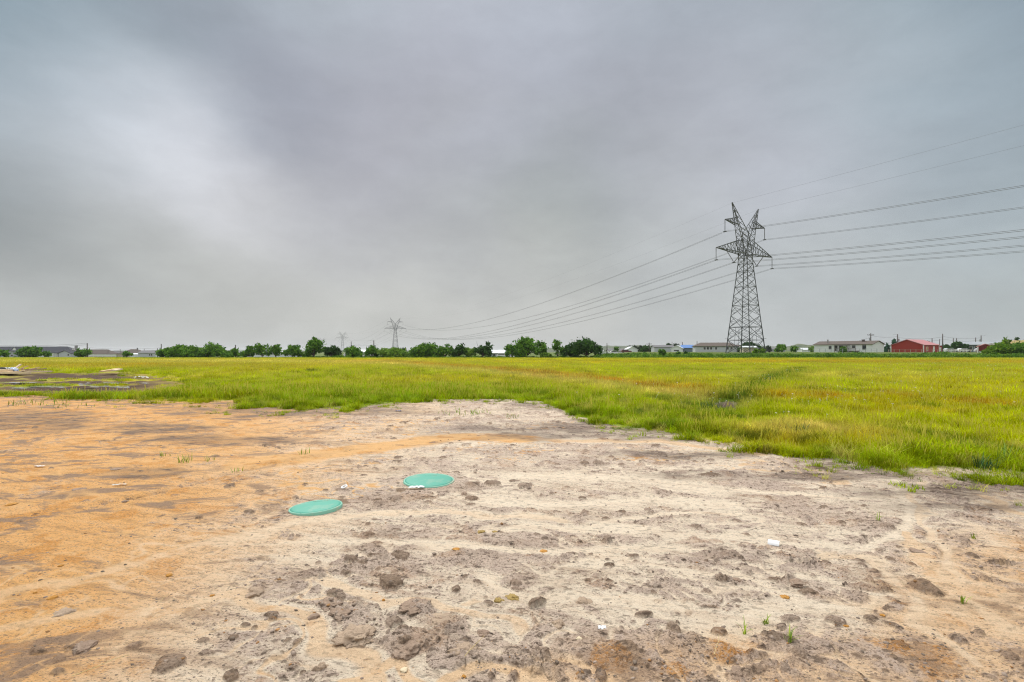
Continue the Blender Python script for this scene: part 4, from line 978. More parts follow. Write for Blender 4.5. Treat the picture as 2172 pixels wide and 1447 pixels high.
# left side: the land falls away there
bl, rf = house('house', 'large house with black hipped roof, white dormer and chimneys at the left edge', 'house', -60, 300, 6, 54, 16, 2.7, 6.3, TRIM, SH_BK, hip=8, wins=[(40.8, 1.1, 1.1, 1.3), (42.4, 1.1, 1.1, 1.3)])
m = MB(); cx = 21.2; m.poly([(cx-1.8, 2.0, 3.6), (cx+1.8, 2.0, 3.6), (cx, 2.0, 5.9)]); m.build('dormer', TRIM, bl)
m = MB()
for s in (-1, 1): m.quad((cx, 1.8, 6.1), (cx+s*2.2, 1.8, 3.5), (cx+s*2.2, 6.5, 3.6), (cx, 8, 6.1))
m.build('dormer_roof', SH_BK, bl)
stack(rf, 50.0, 9.5, 4.5, 7.0, 1.1); stack(rf, 51.6, 5.0, 2.8, 5.2, 1.0, mat=TRIM)
m = MB(); m.box(46.0, 51.8, -3.5, -.1, 2.55, 2.75); m.poly([(44.8, -3.8, 2.76), (52.2, -3.8, 2.76), (49.6, 2.2, 5.0)]); m.quad((52.2, -3.8, 2.76), (52.2, 2, 2.76), (49.6, 2.2, 5.0), (49.6, 2.2, 5.0)); m.build('porch_roof', SH_BK, bl)
m = MB(); m.box(45.8, 46.6, -3.5, -2.9, -1, 2.55); m.build('porch_post', TRIM, bl); m = MB(); m.box(46.8, 51.6, -.5, -.06, -1, 2.5); m.build('porch_opening', DARKM, bl)
house('house', 'grey gabled wing in front of the black roofed house', 'house', -6, 285, 5, 12.5, 8, 2.4, 4.0, GREYW, SH_BK, 'y', wins=[(3.2, .9, 1.1, .8), (7.6, .9, 1.1, .8)])
house('garage', 'pale grey garage with one sloped dark roof right of the black roofed house', 'garage', 124, 286, 4, 6.4, 7, 2.4, 3.9, PALE, SH_BK, 'y', wins=[(5.2, 1.0, .8, 1.0)])
house('house', 'orange brick gabled house between the garage and the low tree', 'house', 146, 305, 0, 5.6, 8, 2.9, 4.4, ORG, SH_BR, 'y')
house('house', 'brown roofed house behind the low spreading tree', 'house', 166, 318, 0, 18.5, 9, 2.0, 4.6, TANW, SH_BR, hip=4.0)
house('house', 'grey roofed house tucked right of the brown roof', 'house', 224, 330, 0, 7.6, 8, 2.0, 3.9, TANW, SH_GR, hip=2.5)
hp, rf = house('house', 'pyramid roofed house with a small cupola behind the round shrub', 'house', 250, 320, 0, 13, 10, 2.1, 4.7, TANW, SH_BR, hip=4.5)
stack(rf, 8.6, 5, 4.4, 5.6, .5, 'cupola', SH_GR)
house('house', 'white house with grey roof and two paired windows left of the thicket', 'house', 293, 290, 0, 16, 8, 2.6, 3.9, PALE, SH_GR, wins=[(6.6, 1.0, .8, 1.1), (7.7, 1.0, .8, 1.1), (11.6, 1.0, .8, 1.1), (12.7, 1.0, .8, 1.1)])
house('house', 'white gable end touching the left end of the thicket', 'house', 330, 280, 0, 4.2, 6, 2.2, 3.5, WHITE, MET_W, 'y', wins=[(1.7, .9, .8, 1.0)])
house('shed', 'white flat shed low behind the round shrub', 'shed', 276, 300, 0, 7, 5, 1.7, 2.3, WHITE, MET_W)
house('house', 'white low roof glimpsed left of the pointed bush', 'house', 760, 230, 0, 6.5, 6, 2.6, 3.5, GREYW, MET_W)
house('house', 'grey walled house with flat white roof right of the spiky dark tree', 'house', 1041, 215, 0, 7.2, 7, 2.0, 3.2, GREYW, MET_W, wins=[(1.5, .8, 1, .8)])
house('house', 'white building glimpsed at the foot of the four trees', 'house', 522, 240, 0, 24, 6, 2.0, 2.9, WHITE, MET_W)
house('house', 'pale building glimpsed behind the small tree left of the tallest tree', 'house', 1062, 260, 0, 7, 6, 2.3, 3.3, WHITE, SH_GR)
# enclosed white trailer left of the four trees
tr_ = empty('cargo_trailer', ((505-CX)/FPX*190, 190, gz((505-CX)/FPX*190, 190)), R(-4), label='boxy white enclosed trailer parked between two bushy trees', cat='trailer')
m = MB(); m.box(0, 5.4, 0, 2.4, .55, 2.75); m.build('body', WHITE, tr_)
for x in (2.2, 3.1):
    m = MB(); m.beam((x, .1, .38), (x, -.12, .38), .76, n=18); m.build('wheel', DARKM, tr_)
m = MB(); m.beam((-1.2, 1.2, .5), (0, .5, .5), .1); m.beam((-1.2, 1.2, .5), (0, 1.9, .5), .1); m.build('hitch', STEEL, tr_)

# ------------------------------------------------------------------ parked vehicles
def car(label, px, Y, yaw, col, L=4.6, van=False):
    x0 = (px-CX)/FPX*Y; r = empty('parked_car', (x0, Y, gz(x0, Y)), R(yaw), label=label, cat='car', group='vehicles parked among the houses')
    paint = mat_simple('car_paint', col, .3, .03, 2, spec=.6); h = .85; hr = 1.5 if not van else 1.95
    prof = [(0, .3), (L, .3), (L, .75), (L-.15, .9), (L*.72, h+.12), (L*.60, hr), (L*.16, hr), (L*.03, h+.15), (0, .8)]
    m = MB(); m.poly([(a, 0, b) for a, b in prof]); m.poly([(a, 1.75, b) for a, b in prof][::-1])
    for k in range(len(prof)): a, b = prof[k], prof[(k+1) % len(prof)]; m.quad((a[0], 0, a[1]), (a[0], 1.75, a[1]), (b[0], 1.75, b[1]), (b[0], 0, b[1]))
    m.build('body', paint, r)
    m = MB(); m.poly([(L*.19, -.01, hr-.12), (L*.10, -.01, h+.15), (L*.68, -.01, h+.15), (L*.585, -.01, hr-.12)]); m.build('window', GLASS, r)
    for x in (L*.2, L*.8):
        m = MB(); m.beam((x, -.04, .33), (x, .2, .33), .66, n=16); m.build('wheel', DARKM, r)
for a in [('dark car parked right of the nearest pylon legs', 1606, 165, -10, (.02, .022, .03)), ('white car parked in front of the low white house', 1294, 225, 0, (.7, .7, .7)), ('dark red car parked by the low white house', 1318, 228, 0, (.12, .02, .02)),
          ('silver car parked under the blue grey house porch', 2070, 185, -20, (.5, .52, .55)), ('white van parked left of the blue grey house', 2036, 200, 0, (.72, .72, .72)), ('silver pickup parked beyond the red shed', 2006, 200, -5, (.55, .57, .6)), ('white car glimpsed in the gap beside the third pylon', 728, 170, 5, (.75, .75, .75)),
          ('pale car glimpsed left of the pointed bush', 769, 165, 0, (.7, .68, .62)), ('small white car between the tallest tree and the flat roofed house', 1053, 190, 0, (.72, .72, .7))]: car(*a)

# ------------------------------------------------------------------ utility poles
POLEW = mat_simple('pole_wood', (.10, .085, .075), .9, .25, 5)
def pole(label, px, Y, top, cross=False, can=False, arm=False, thin=False, yaw=0):
    x0 = (px-CX)/FPX*Y; g = gz(x0, Y); H = zat(top, Y)-g
    r = empty('utility_pole', (x0, Y, g), R(yaw), label=label, cat='utility pole', group='utility poles beyond the field')
    m = MB(); w = (.30 if not thin else .22)*(1+Y/900); m.beam((0, 0, -.3), (0, 0, H), w*1.2, w*.8, n=8); m.build('pole', POLEW, r, True)
    if cross: m = MB(); m.box(-1.2, 1.2, -.08, .08, H-.75, H-.58); [m.box(x-.06, x+.06, -.06, .06, H-.58, H-.36) for x in (-1.1, -.5, .5, 1.1)]; m.build('crossarm', POLEW, r)
    if can: m = MB(); m.beam((-.42, 0, H-2.6), (-.42, 0, H-1.7), .5, n=10); m.box(-.3, 0, -.05, .05, H-2.2, H-2.1); m.build('transformer', GREYW, r)
    if arm: m = MB(); m.beam((0, 0, H-.2), (1.2, -.3, H-.1), .08); m.box(1.0, 1.4, -.4, -.2, H-.2, H-.1); m.build('street_light', GREYW, r)
    return (x0, Y, g+H)
PO = {}
for k, a in {'a': ('pole rising behind the low spreading tree on the left', 185, 170, 728), 'b': ('thin pole right of the grey roofed house on the left', 231, 320, 741, 0, 1, 0, 1), 'c': ('pair member pole left of the pyramid roof', 255, 330, 740.5, 0, 0, 0, 1), 'd': ('thin pole above the white house roof on the left', 306, 330, 740, 0, 0, 0, 1),
    'e': ('short pole just left of the thicket', 334, 250, 738.5, 0, 0, 0, 1), 'f': ('pole with a transformer at the left end of the thicket', 342, 200, 729.5, 0, 1, 0, 0), 'g': ('pole between the lone bushy tree and the white trailer', 499.5, 180, 731.5), 'h': ('slim pole above the bushy tree right of the third pylon', 745, 190, 724.5, 0, 0, 0, 1),
    'i': ('pole with transformer above the pointed bush near the second pylon', 793, 180, 722, 0, 1, 1, 0, 180), 'j': ('pole right of the wide round dark tree', 1287.5, 230, 728), 'k': ('pole with crossarm beside the paired far trees', 1377, 235, 727, 1, 0, 0, 0), 'l': ('slim pole behind the round far tree', 1425.5, 290, 725.5, 0, 0, 0, 1),
    'm': ('pole rising behind the blue roofed shed', 1447.5, 290, 725.5), 'n': ('taller pole between the blue roof and the brown roofed mobile home', 1478.5, 260, 723.5, 0, 1, 0, 0), 'o': ('thin pole above the brown roofed mobile home', 1523.5, 300, 726, 0, 0, 0, 1),
    'p': ('tall pole with crossarm and transformer behind the white mobile home', 1847, 185, 707, 1, 1, 0, 0), 'q': ('pole with light and transformer behind the left of the barn', 1904, 185, 709, 0, 1, 1, 0, 180), 'r': ('T shaped pole behind the barn roof', 1967, 290, 722, 1, 0, 0, 1), 's': ('bare pole right of the T shaped pole', 1977, 215, 717.5),
    't': ('thin pole just left of the tall one by the small red shed', 1993, 230, 719, 0, 0, 0, 1), 'u': ('tall pole beside the small red shed', 1999.5, 190, 708), 'v': ('pole rising left of the layered dark tree', 2022, 250, 717.5), 'w': ('pole with a short arm above the layered dark tree', 2029, 250, 717.5, 0, 1, 0, 0),
    'x': ('bare pole behind the blue grey house', 2069.5, 250, 716), 'y': ('pole with light and transformer behind the dark red shed', 2081, 215, 711.5, 0, 1, 1, 0)}.items():
    PO[k] = pole(a[0], a[1], a[2], a[3], *a[4:])
def lineto(p, q, label, sag=.6, dz=(0,)):
    m = MB()
    for d in dz:
        m.path([tuple(Vector(p).lerp(Vector(q), t/14)-Vector((0, 0, d+4*sag*(t/14)*(1-t/14)))) for t in range(15)], .035+.00015*p[1], 4)
    tag(m.build('service_wire', WIREM), label, 'wire', 'service wires between the poles')
lineto(PO['p'], PO['q'], 'wires from the crossarm pole to the pole behind the barn', .5, (.8, 2.6)); lineto(PO['p'], at(1740, 190, 729), 'wire from the crossarm pole sloping down over the white mobile home roof', .5, (1.5,))
lineto(PO['q'], PO['u'], 'wire passing over the red barn roof', .6, (1.2, 2.2)); lineto(PO['u'], PO['y'], 'wires from the tall pole to the pole behind the dark red shed', .6, (1, 2)); lineto(PO['a'], PO['f'], 'wire over the brown roofs on the left', .5, (1.5, 2.3)); lineto(at(-60, 150, 731), PO['a'], 'wire over the black roofed house', .6, (0, .5))

# ------------------------------------------------------------------ wire fence and white board fence
def fence(label, P, Q, n, h, mat, rails, pw=.1, name='fence'):
    r = empty(name, (P[0], P[1], gz(P[0], P[1])), label=label, cat='fence'); g0 = gz(P[0], P[1])
    for k in range(n+1):
        t = k/n; x, y = lerp(P[0], Q[0], t), lerp(P[1], Q[1], t); g = gz(x, y)-g0
        m = MB(); m.box(x-P[0]-pw/2, x-P[0]+pw/2, y-P[1]-pw/2, y-P[1]+pw/2, g-.3, g+h); m.build('post', mat, r)
    m = MB()
    for z, w in rails:
        for k in range(n):
            a = [lerp(P[0], Q[0], k/n)-P[0], lerp(P[1], Q[1], k/n)-P[1]]; b = [lerp(P[0], Q[0], (k+1)/n)-P[0], lerp(P[1], Q[1], (k+1)/n)-P[1]]
            m.beam((a[0], a[1], gz(a[0]+P[0], a[1]+P[1])-g0+z), (b[0], b[1], gz(b[0]+P[0], b[1]+P[1])-g0+z), w)
    m.build('rail', mat, r)
fence('grey wire fence with posts left of the white mobile home', at(1690, 150), at(1860, 150), 14, 1.15, GREYW, ((1.1, .04), (.6, .03)))
fence('white board fence in front of the brown roofed houses on the left', at(160, 292), at(246, 292), 9, 1.75, TRIM, ((1.55, .5), (1.15, .5), (.75, .5)), .2)
fence('pale pipe fence along the foot of the red barn', at(1885, 146), at(2070, 146), 16, .9, mat_simple('rusty_pipe', (.35, .27, .22), .8, .2, 4), ((.85, .06), (.45, .05)))
fence('white rail fence beyond the layered dark tree', at(2003, 195), at(2050, 195), 6, 1.2, TRIM, ((1.1, .14), (.6, .14)))
# ------------------------------------------------------------------ septic tank lids
LIDG = mat_simple('green_plastic', (.065, .335, .245), .6, .06, 14, spec=.35, bump=.15, dirt_c=(.42, .40, .30), dirt_f=.28)
LIDR = mat_simple('pale_green_rim', (.22, .50, .38), .55, .1, 14, dirt_c=(.55, .45, .32), dirt_f=.6)
def lid(label, px, py, r, tilt):
    x, y = g2(px, py); z = surf(x, y)
    root = empty('septic_lid', (x, y, z+.010), 0, label=label, cat='tank lid', group='green tank lids in the clay'); root.rotation_euler = tilt
    def lathe(name, prof, mat, wob=0):
        n = 96; V = []; F = []
        for rr, zz in prof:
            for k in range(n): a = 2*math.pi*k/n; V.append((rr*math.cos(a), rr*math.sin(a), zz))
        for j in range(len(prof)-1):
            for k in range(n): F.append((j*n+k, j*n+(k+1) % n, (j+1)*n+(k+1) % n, (j+1)*n+k))
        me = bpy.data.meshes.new(name); me.from_pydata(V, [], F); me.polygons.foreach_set('use_smooth', np.ones(len(F), bool)); return link(name, me, mat, root)
    lathe('dome', [(.0001, .029), (r*.2, .0285), (r*.45, .026), (r*.7, .021), (r*.86, .0155), (r*.93, .011), (r*.935, .004)], LIDG)
    lathe('rim', [(r*.936, .009), (r*.95, .0125), (r*.985, .0115), (r, .005), (r, -.05)], LIDR)
    for k in range(6):
        a = 2*math.pi*(k+.3)/6; m = MB(); m.beam((r*.967*math.cos(a), r*.967*math.sin(a), .008), (r*.967*math.cos(a), r*.967*math.sin(a), .0135), .013, n=6); m.build('screw', LIDR, root)
    m = MB(); rs = random.Random(int(px))                # raised moulded line on the far part of the dome, too worn to read
    for k in range(11):
        xx = -.07+k*.014; m.box(xx-.0045, xx+.0045, r*.52, r*.52+.014, .022, .0272)
    m.build('moulded_ridge', LIDR, root)
lid('round green lid nearer the camera, left one, sand washed against it', 670, 1082, .255, (R(-1.5), R(-3.0), 0))
lid('round green lid farther off, right one, with a white scrap at its edge', 910, 1025, .305, (R(1.5), R(1.0), 0))

# ------------------------------------------------------------------ litter, sticks and stones on the bare soil
WHT = mat_simple('white_plastic', (.82, .82, .82), .45, .03, 10); PAP = mat_simple('soiled_paper', (.72, .68, .62), .8, .12, 20); STICK = mat_simple('dry_straw', (.58, .45, .22), .8, .2, 30)
def put(name, px, py, dz=0, rz=0, **k):
    x, y = g2(px, py); return empty(name, (x, y, surf(x, y)+dz), rz, **k)
def mesh_thing(m, name, mat, px, py, dz, rz, label, cat, smooth=False, group=None, tilt=(0, 0)):
    o = m.build(name, mat, None, smooth); x, y = g2(px, py); o.location = (x, y, surf(x, y)+dz); o.rotation_euler = (tilt[0], tilt[1], rz); return tag(o, label, cat, group)
m = MB(); n = 26                                          # arched offcut of white pipe
for j in range(2):
    pass
L = .085; rad = .046
for k in range(n):
    a0 = math.pi*(.12+.76*k/n); a1 = math.pi*(.12+.76*(k+1)/n)
    for rr, fl in ((rad, 1), (rad-.005, 0)):
        q = [(rr*math.cos(a0), -L/2, rr*math.sin(a0)), (rr*math.cos(a1), -L/2, rr*math.sin(a1)), (rr*math.cos(a1), L/2, rr*math.sin(a1)), (rr*math.cos(a0), L/2, rr*math.sin(a0))]; m.quad(*(q if fl else q[::-1]))
    for yy in (-L/2, L/2): m.quad((rad*math.cos(a0), yy, rad*math.sin(a0)), (rad*math.cos(a1), yy, rad*math.sin(a1)), ((rad-.005)*math.cos(a1), yy, (rad-.005)*math.sin(a1)), ((rad-.005)*math.cos(a0), yy, (rad-.005)*math.sin(a0)))
mesh_thing(m, 'pipe_offcut', WHT, 1641, 1156, -.006, R(60), 'arched piece of white pipe lying on the clay on the right', 'pipe piece')
n = 28; me = bpy.data.meshes.new('plastic_ring'); V = []; F = []
for k in range(n):
    for q in range(8):
        a = 2*math.pi*k/n; b = 2*math.pi*q/8; V.append(((.030+.0105*math.cos(b))*math.cos(a), (.030+.0105*math.cos(b))*math.sin(a), .009*math.sin(b)))
for k in range(n):
    for q in range(8): F.append((k*8+q, ((k+1) % n)*8+q, ((k+1) % n)*8+(q+1) % 8, k*8+(q+1) % 8))
me.from_pydata(V, [], F); o = link('plastic_ring', me, WHT); x, y = g2(730, 1040); o.location = (x, y, surf(x, y)+.012); o.rotation_euler = (R(14), R(-16), 0); tag(o, 'small white plastic ring between the two green lids', 'ring')
def scrap(label, px, py, w, d, mat=PAP, seed=0, dz=.014, rz=0, cat='scrap', name='paper_scrap', h=.012):
    rs = np.random.RandomState(seed); nx, ny = 9, 6; top = MB()
    Z = np.array([[h*rs.rand() for _ in range(ny)] for _ in range(nx)]); P = lambda i, j, o: ((i/(nx-1)-.5)*w*(1+.12*math.sin(j*2+seed)), (j/(ny-1)-.5)*d*(1+.15*math.cos(i+seed)), Z[i][j]+o)
    for i in range(nx-1):
        for j in range(ny-1): top.quad(P(i, j, .002), P(i+1, j, .002), P(i+1, j+1, .002), P(i, j+1, .002)); top.quad(P(i, j+1, 0), P(i+1, j+1, 0), P(i+1, j, 0), P(i, j, 0))
    return mesh_thing(top, name, mat, px, py, dz, rz, label, cat)
scrap('flat white scrap at the left foot of the farther green lid', 884, 1041, .17, .06, WHT, 1, .02, R(5))
scrap('small torn white scrap among the clods near the bottom', 1277, 1343, .045, .035, WHT, 2, .02, R(-15))
scrap('pale flat scrap on orange sand left of the eroded edge', 253, 1032, .14, .035, PAP, 3, .012, R(20)); scrap('thin white scrap on the orange sand at the far left', 85, 993, .13, .04, WHT, 4, .01, 0)
scrap('tiny blue scrap on the grey clay behind the lids', 845, 874, .14, .08, mat_simple('blue_plastic', (.06, .10, .22), .5, .1, 5), 5, .02)
scrap('crumpled white plastic bag beside the muddy puddle', 299, 806, .6, .4, PAP, 6, .06, 0, 'bag', 'plastic_bag', .16)
def stick(label, px, py, L, rz, tilt, w=.005, mat=STICK):
    m = MB(); rs = random.Random(px); m.path([(-L/2, 0, 0), (-L*.1, rs.uniform(-.01, .01), .004), (L*.2, rs.uniform(-.01, .01), .001), (L/2, 0, 0)], w, 6, .5); return mesh_thing(m, 'straw', mat, px, py, .035, rz, label, 'straw', True, tilt=(0, tilt))
stick('pale bent straw leaning on the big clay lumps at the bottom', 1000, 1398, .20, R(48), R(-22)); stick('thin dry straw on the sand near the lower left', 350, 1283, .06, R(70), R(-25), .003); stick('dark twig sticking up from sand right of the lids', 1596, 1132, .10, R(120), R(28), .005, BARK)
stick('long pale straw lying flat near the bottom left corner', 215, 1430, .22, R(38), R(-6), .004); stick('dry straw lying on clay at the bottom right', 1520, 1390, .16, R(60), R(-8), .004)

CLODM = {'grey': mat_simple('grey_clay', (.47, .345, .245), .95, .35, 26, bump=.8, dirt_c=(.52, .40, .28), dirt_f=.6), 'dark': mat_simple('dark_clay', (.36, .255, .185), .95, .35, 26, bump=.8, dirt_c=(.45, .36, .28), dirt_f=.5), 'orange': mat_simple('orange_clay', (.52, .25, .055), .95, .3, 26, bump=.6, dirt_c=(.62, .42, .2), dirt_f=.4),
         'yellow': mat_simple('yellow_clay', (.42, .29, .10), .95, .3, 26, bump=.8), 'pale': mat_simple('pale_limestone', (.68, .56, .38), .9, .12, 20, bump=.3)}
def clod_mesh(name, r, h, seed, sub=4, rough=.35, ang=0.0):
    import bmesh
    bm = bmesh.new(); bmesh.ops.create_icosphere(bm, subdivisions=sub, radius=1)
    for v in bm.verts:
        p = v.co.copy(); n1 = mnoise.fractal(p*1.3+Vector((seed*3.1, 0, 0)), 1, 2, 3); n2 = mnoise.fractal(Vector((p.x*4.2, p.y*4.2+seed*2.3, p.z*1.1)), .9, 2, 4); c = abs(mnoise.noise(p*2.6+Vector((seed, 7, 1))))
        k = 1+rough*n1+.19*n2-.12*max(0, 1-c*12)+.06*mnoise.noise(p*14)
        v.co = Vector((p.x*k*r, p.y*k*r*.85, p.z*k*h))
    me = bpy.data.meshes.new(name); bm.to_mesh(me); bm.free(); me.polygons.foreach_set('use_smooth', np.ones(len(me.polygons), bool)); return me
for i, (lb, px, py, w, h, kd) in enumerate([
    ('cracked round grey clay mound at the bottom left of centre', 757, 1356, 44, .085, 'grey'), ('brown clay clod standing alone on sand left of the ribbon', 545, 1259, 20, .055, 'grey'),
    ('flat grey clod on orange sand near the left edge', 133, 1304, 21, .035, 'grey'), ('dark smooth clod in the lower left corner', 178, 1378, 27, .045, 'dark'), ('small rough clod below the left cracked mound', 681, 1420, 15, .05, 'grey'),
    ('dark upper lump of the two joined lumps left of the ribbon of sand', 700, 1284, 28, .035, 'dark'), ('little dark lump left of the two joined lumps', 666, 1311, 13, .03, 'dark'), ('dark lower lump touching the sand ribbon', 722, 1306, 22, .03, 'dark'),
    ('long ragged dark lump above the big bottom lump', 876, 1291, 34, .04, 'dark'), ('narrow lump right of the long ragged one', 932, 1312, 24, .022, 'grey'), ('largest blue grey clay block at the bottom centre', 868, 1372, 48, .085, 'dark'),
    ('lump with a dark hollow beside the pale straw', 985, 1385, 40, .07, 'grey'), ('brown clod with a ragged top right of the centre bottom', 1240, 1277, 22, .045, 'grey'), ('pair clod, grey, above the bottom straw', 1025, 1345, 14, .03, 'dark'),
    ('small brown clod below the sand ribbon right of centre', 1185, 1324, 14, .035, 'grey'), ('low dark clod in the right half below the white pipe piece', 1690, 1243, 16, .03, 'dark'), ('low dark clod second from the white pipe piece', 1562, 1235, 12, .028, 'dark'),
    ('black brown clod at the bottom right of centre', 1565, 1433, 20, .04, 'dark'), ('rounded dark clod on peach sand at the right', 1944, 1170, 16, .022, 'dark'), ('yellow crumbly clod left of the twin yellow clods', 1058, 1276, 11, .024, 'yellow'),
    ('right one of the twin yellow crumbly clods', 1088, 1268, 13, .024, 'yellow'), ('left one of the twin yellow lumps on pale sand above', 1020, 1129, 10, .02, 'yellow'), ('right one of the twin yellow lumps on pale sand above', 1051, 1128, 7, .015, 'yellow'),
    ('orange stone alone on orange sand at the left edge', 25, 1073, 11, .028, 'orange'), ('small orange stone upper left on the sand', 128, 1207, 6, .014, 'orange'), ('orange stone beside the flat grey clod at the left', 113, 1273, 10, .018, 'orange'), ('small upright rust stone left of the orange stone', 74, 1262, 4, .014, 'orange'),
    ('orange stone in the middle of the lower left sand', 359, 1225, 8, .016, 'orange'), ('round orange pebble left of the brown clod', 450, 1266, 5, .012, 'orange'), ('orange stone on grey clay in the right half', 1665, 1269, 9, .016, 'orange'), ('tiny red orange stone right of the grey ring of clay', 1872, 1309, 6, .010, 'orange'),
    ('red brown shard standing on sand under the lids', 814, 1274, 4, .016, 'orange'), ('flat red brick chip on pale sand right of centre', 1153, 1170, 10, .010, 'orange'), ('flat orange chip left of the red brick chip', 968, 1171, 9, .009, 'orange'), ('pale yellow stone at the bottom under the big clay block', 857, 1423, 9, .018, 'pale'),
    ('orange stone at the very bottom under the pale straw', 984, 1437, 5, .014, 'orange'), ('pale stone beside the small white scrap', 1228, 1357, 7, .014, 'pale'), ('little orange clod at the right bottom', 1795, 1331, 6, .013, 'orange'), ('dark clod on orange sand below the eroded edge', 265, 1067, 7, .016, 'dark'),
    ('flat dark clod left of the pale scrap on the orange sand', 168, 1040, 13, .018, 'dark'), ('small dark clod on the orange sand left of centre', 247, 997, 12, .02, 'dark'), ('dark lump at the left foot of the nearer lid', 622, 1091, 16, .02, 'dark')]):
    Y = g2(px, py)[1]; r = w/FPX*Y; nm = 'stone' if kd in ('orange', 'pale') else 'clay_clod'
    o = link(nm, clod_mesh(nm, r*(.92 if w > 25 else (1.1 if w > 12 else 1)), h*(.42 if w > 25 else .6), i, 5 if w > 25 else (4 if w > 12 else 3), .45 if kd != 'orange' else .38), CLODM[kd]); x, y = g2(px, py); o.location = (x, y, surf(x, y)-h*(.27 if w > 25 else (.18 if w > 12 else .0))); o.rotation_euler = (0, 0, i*1.7)
    tag(o, lb, 'stone' if nm == 'stone' else 'clod', 'loose stones on the soil' if nm == 'stone' else 'clay clods on the soil')
# crumbs of clay, too many to count
def crumbs():
    rs = np.random.RandomState(9); co = bpy.data.collections.new('crumb_shapes')
    mt = NT('clay_crumbs'); a = mt.n('ShaderNodeAttribute'); a.attribute_name = 'tint'; a.attribute_type = 'INSTANCER'; g = mt.n('ShaderNodeNewGeometry')
    mt.set(mt.b.inputs['Base Color'], mt.mix(.35, a.outputs['Color'], mt.mix(mt.noise(60, 3, .6, g.outputs['Position']), a.outputs['Color'], rgb(.05, .04, .03)))); mt.b.inputs['Roughness'].default_value = .95
    for i in range(6): link('crumb_%d' % i, clod_mesh('crumb', 1, (.45, .6, .8, .5, .7, .55)[i], 50+i, 2, .5), mt.m, coll=co)
    n = 30000; u = rs.rand(n); y = 1/(1/2.2+u*(1/17-1/2.2)); x = (rs.rand(n)*2-1)*1.25*y
    _, m = dirt(x, y); cl = fbm(x*1.4, y*1.4, 3, 501)
    k = rs.rand(n) < (.07+.48*ss(-.1, .35, cl)*(1-m['sand']*.55))*(1-m['field'])*(1-.55*m['orange']*(m['sand'] > .5)); x, y = x[k], y[k]; n = len(x)
    for px, py, r in LIDS:
        X, Y = g2(px, py); q = np.hypot(x-X, y-Y) > r+.02; x, y = x[q], y[q]
    n = len(x); _, m = dirt(x, y)
    s = (.0028+.0075*rs.rand(n)**4)*(.8+.13*y)*(1+.3*(m['sand'] < .4))
    T = np.where(rs.rand(n, 1) < .05+.16*m['orange'][:, None], np.array([[.40, .21, .08]]), np.where(rs.rand(n, 1) < .4, np.array([[.20, .15, .11]]), np.array([[.38, .29, .225]])))*(.7+.6*rs.rand(n, 1))
    o = scatter('clay_crumbs', np.stack([x, y, surf(x, y)-s*.1], 1), rs.rand(n)*6.28, s, rs.randint(0, 6, n), T, co, tilt=(rs.rand(n, 2)-.5)*.8); tag(o, 'crumbs of clay and grit strewn over the bare soil', 'grit', kind='stuff')
crumbs()

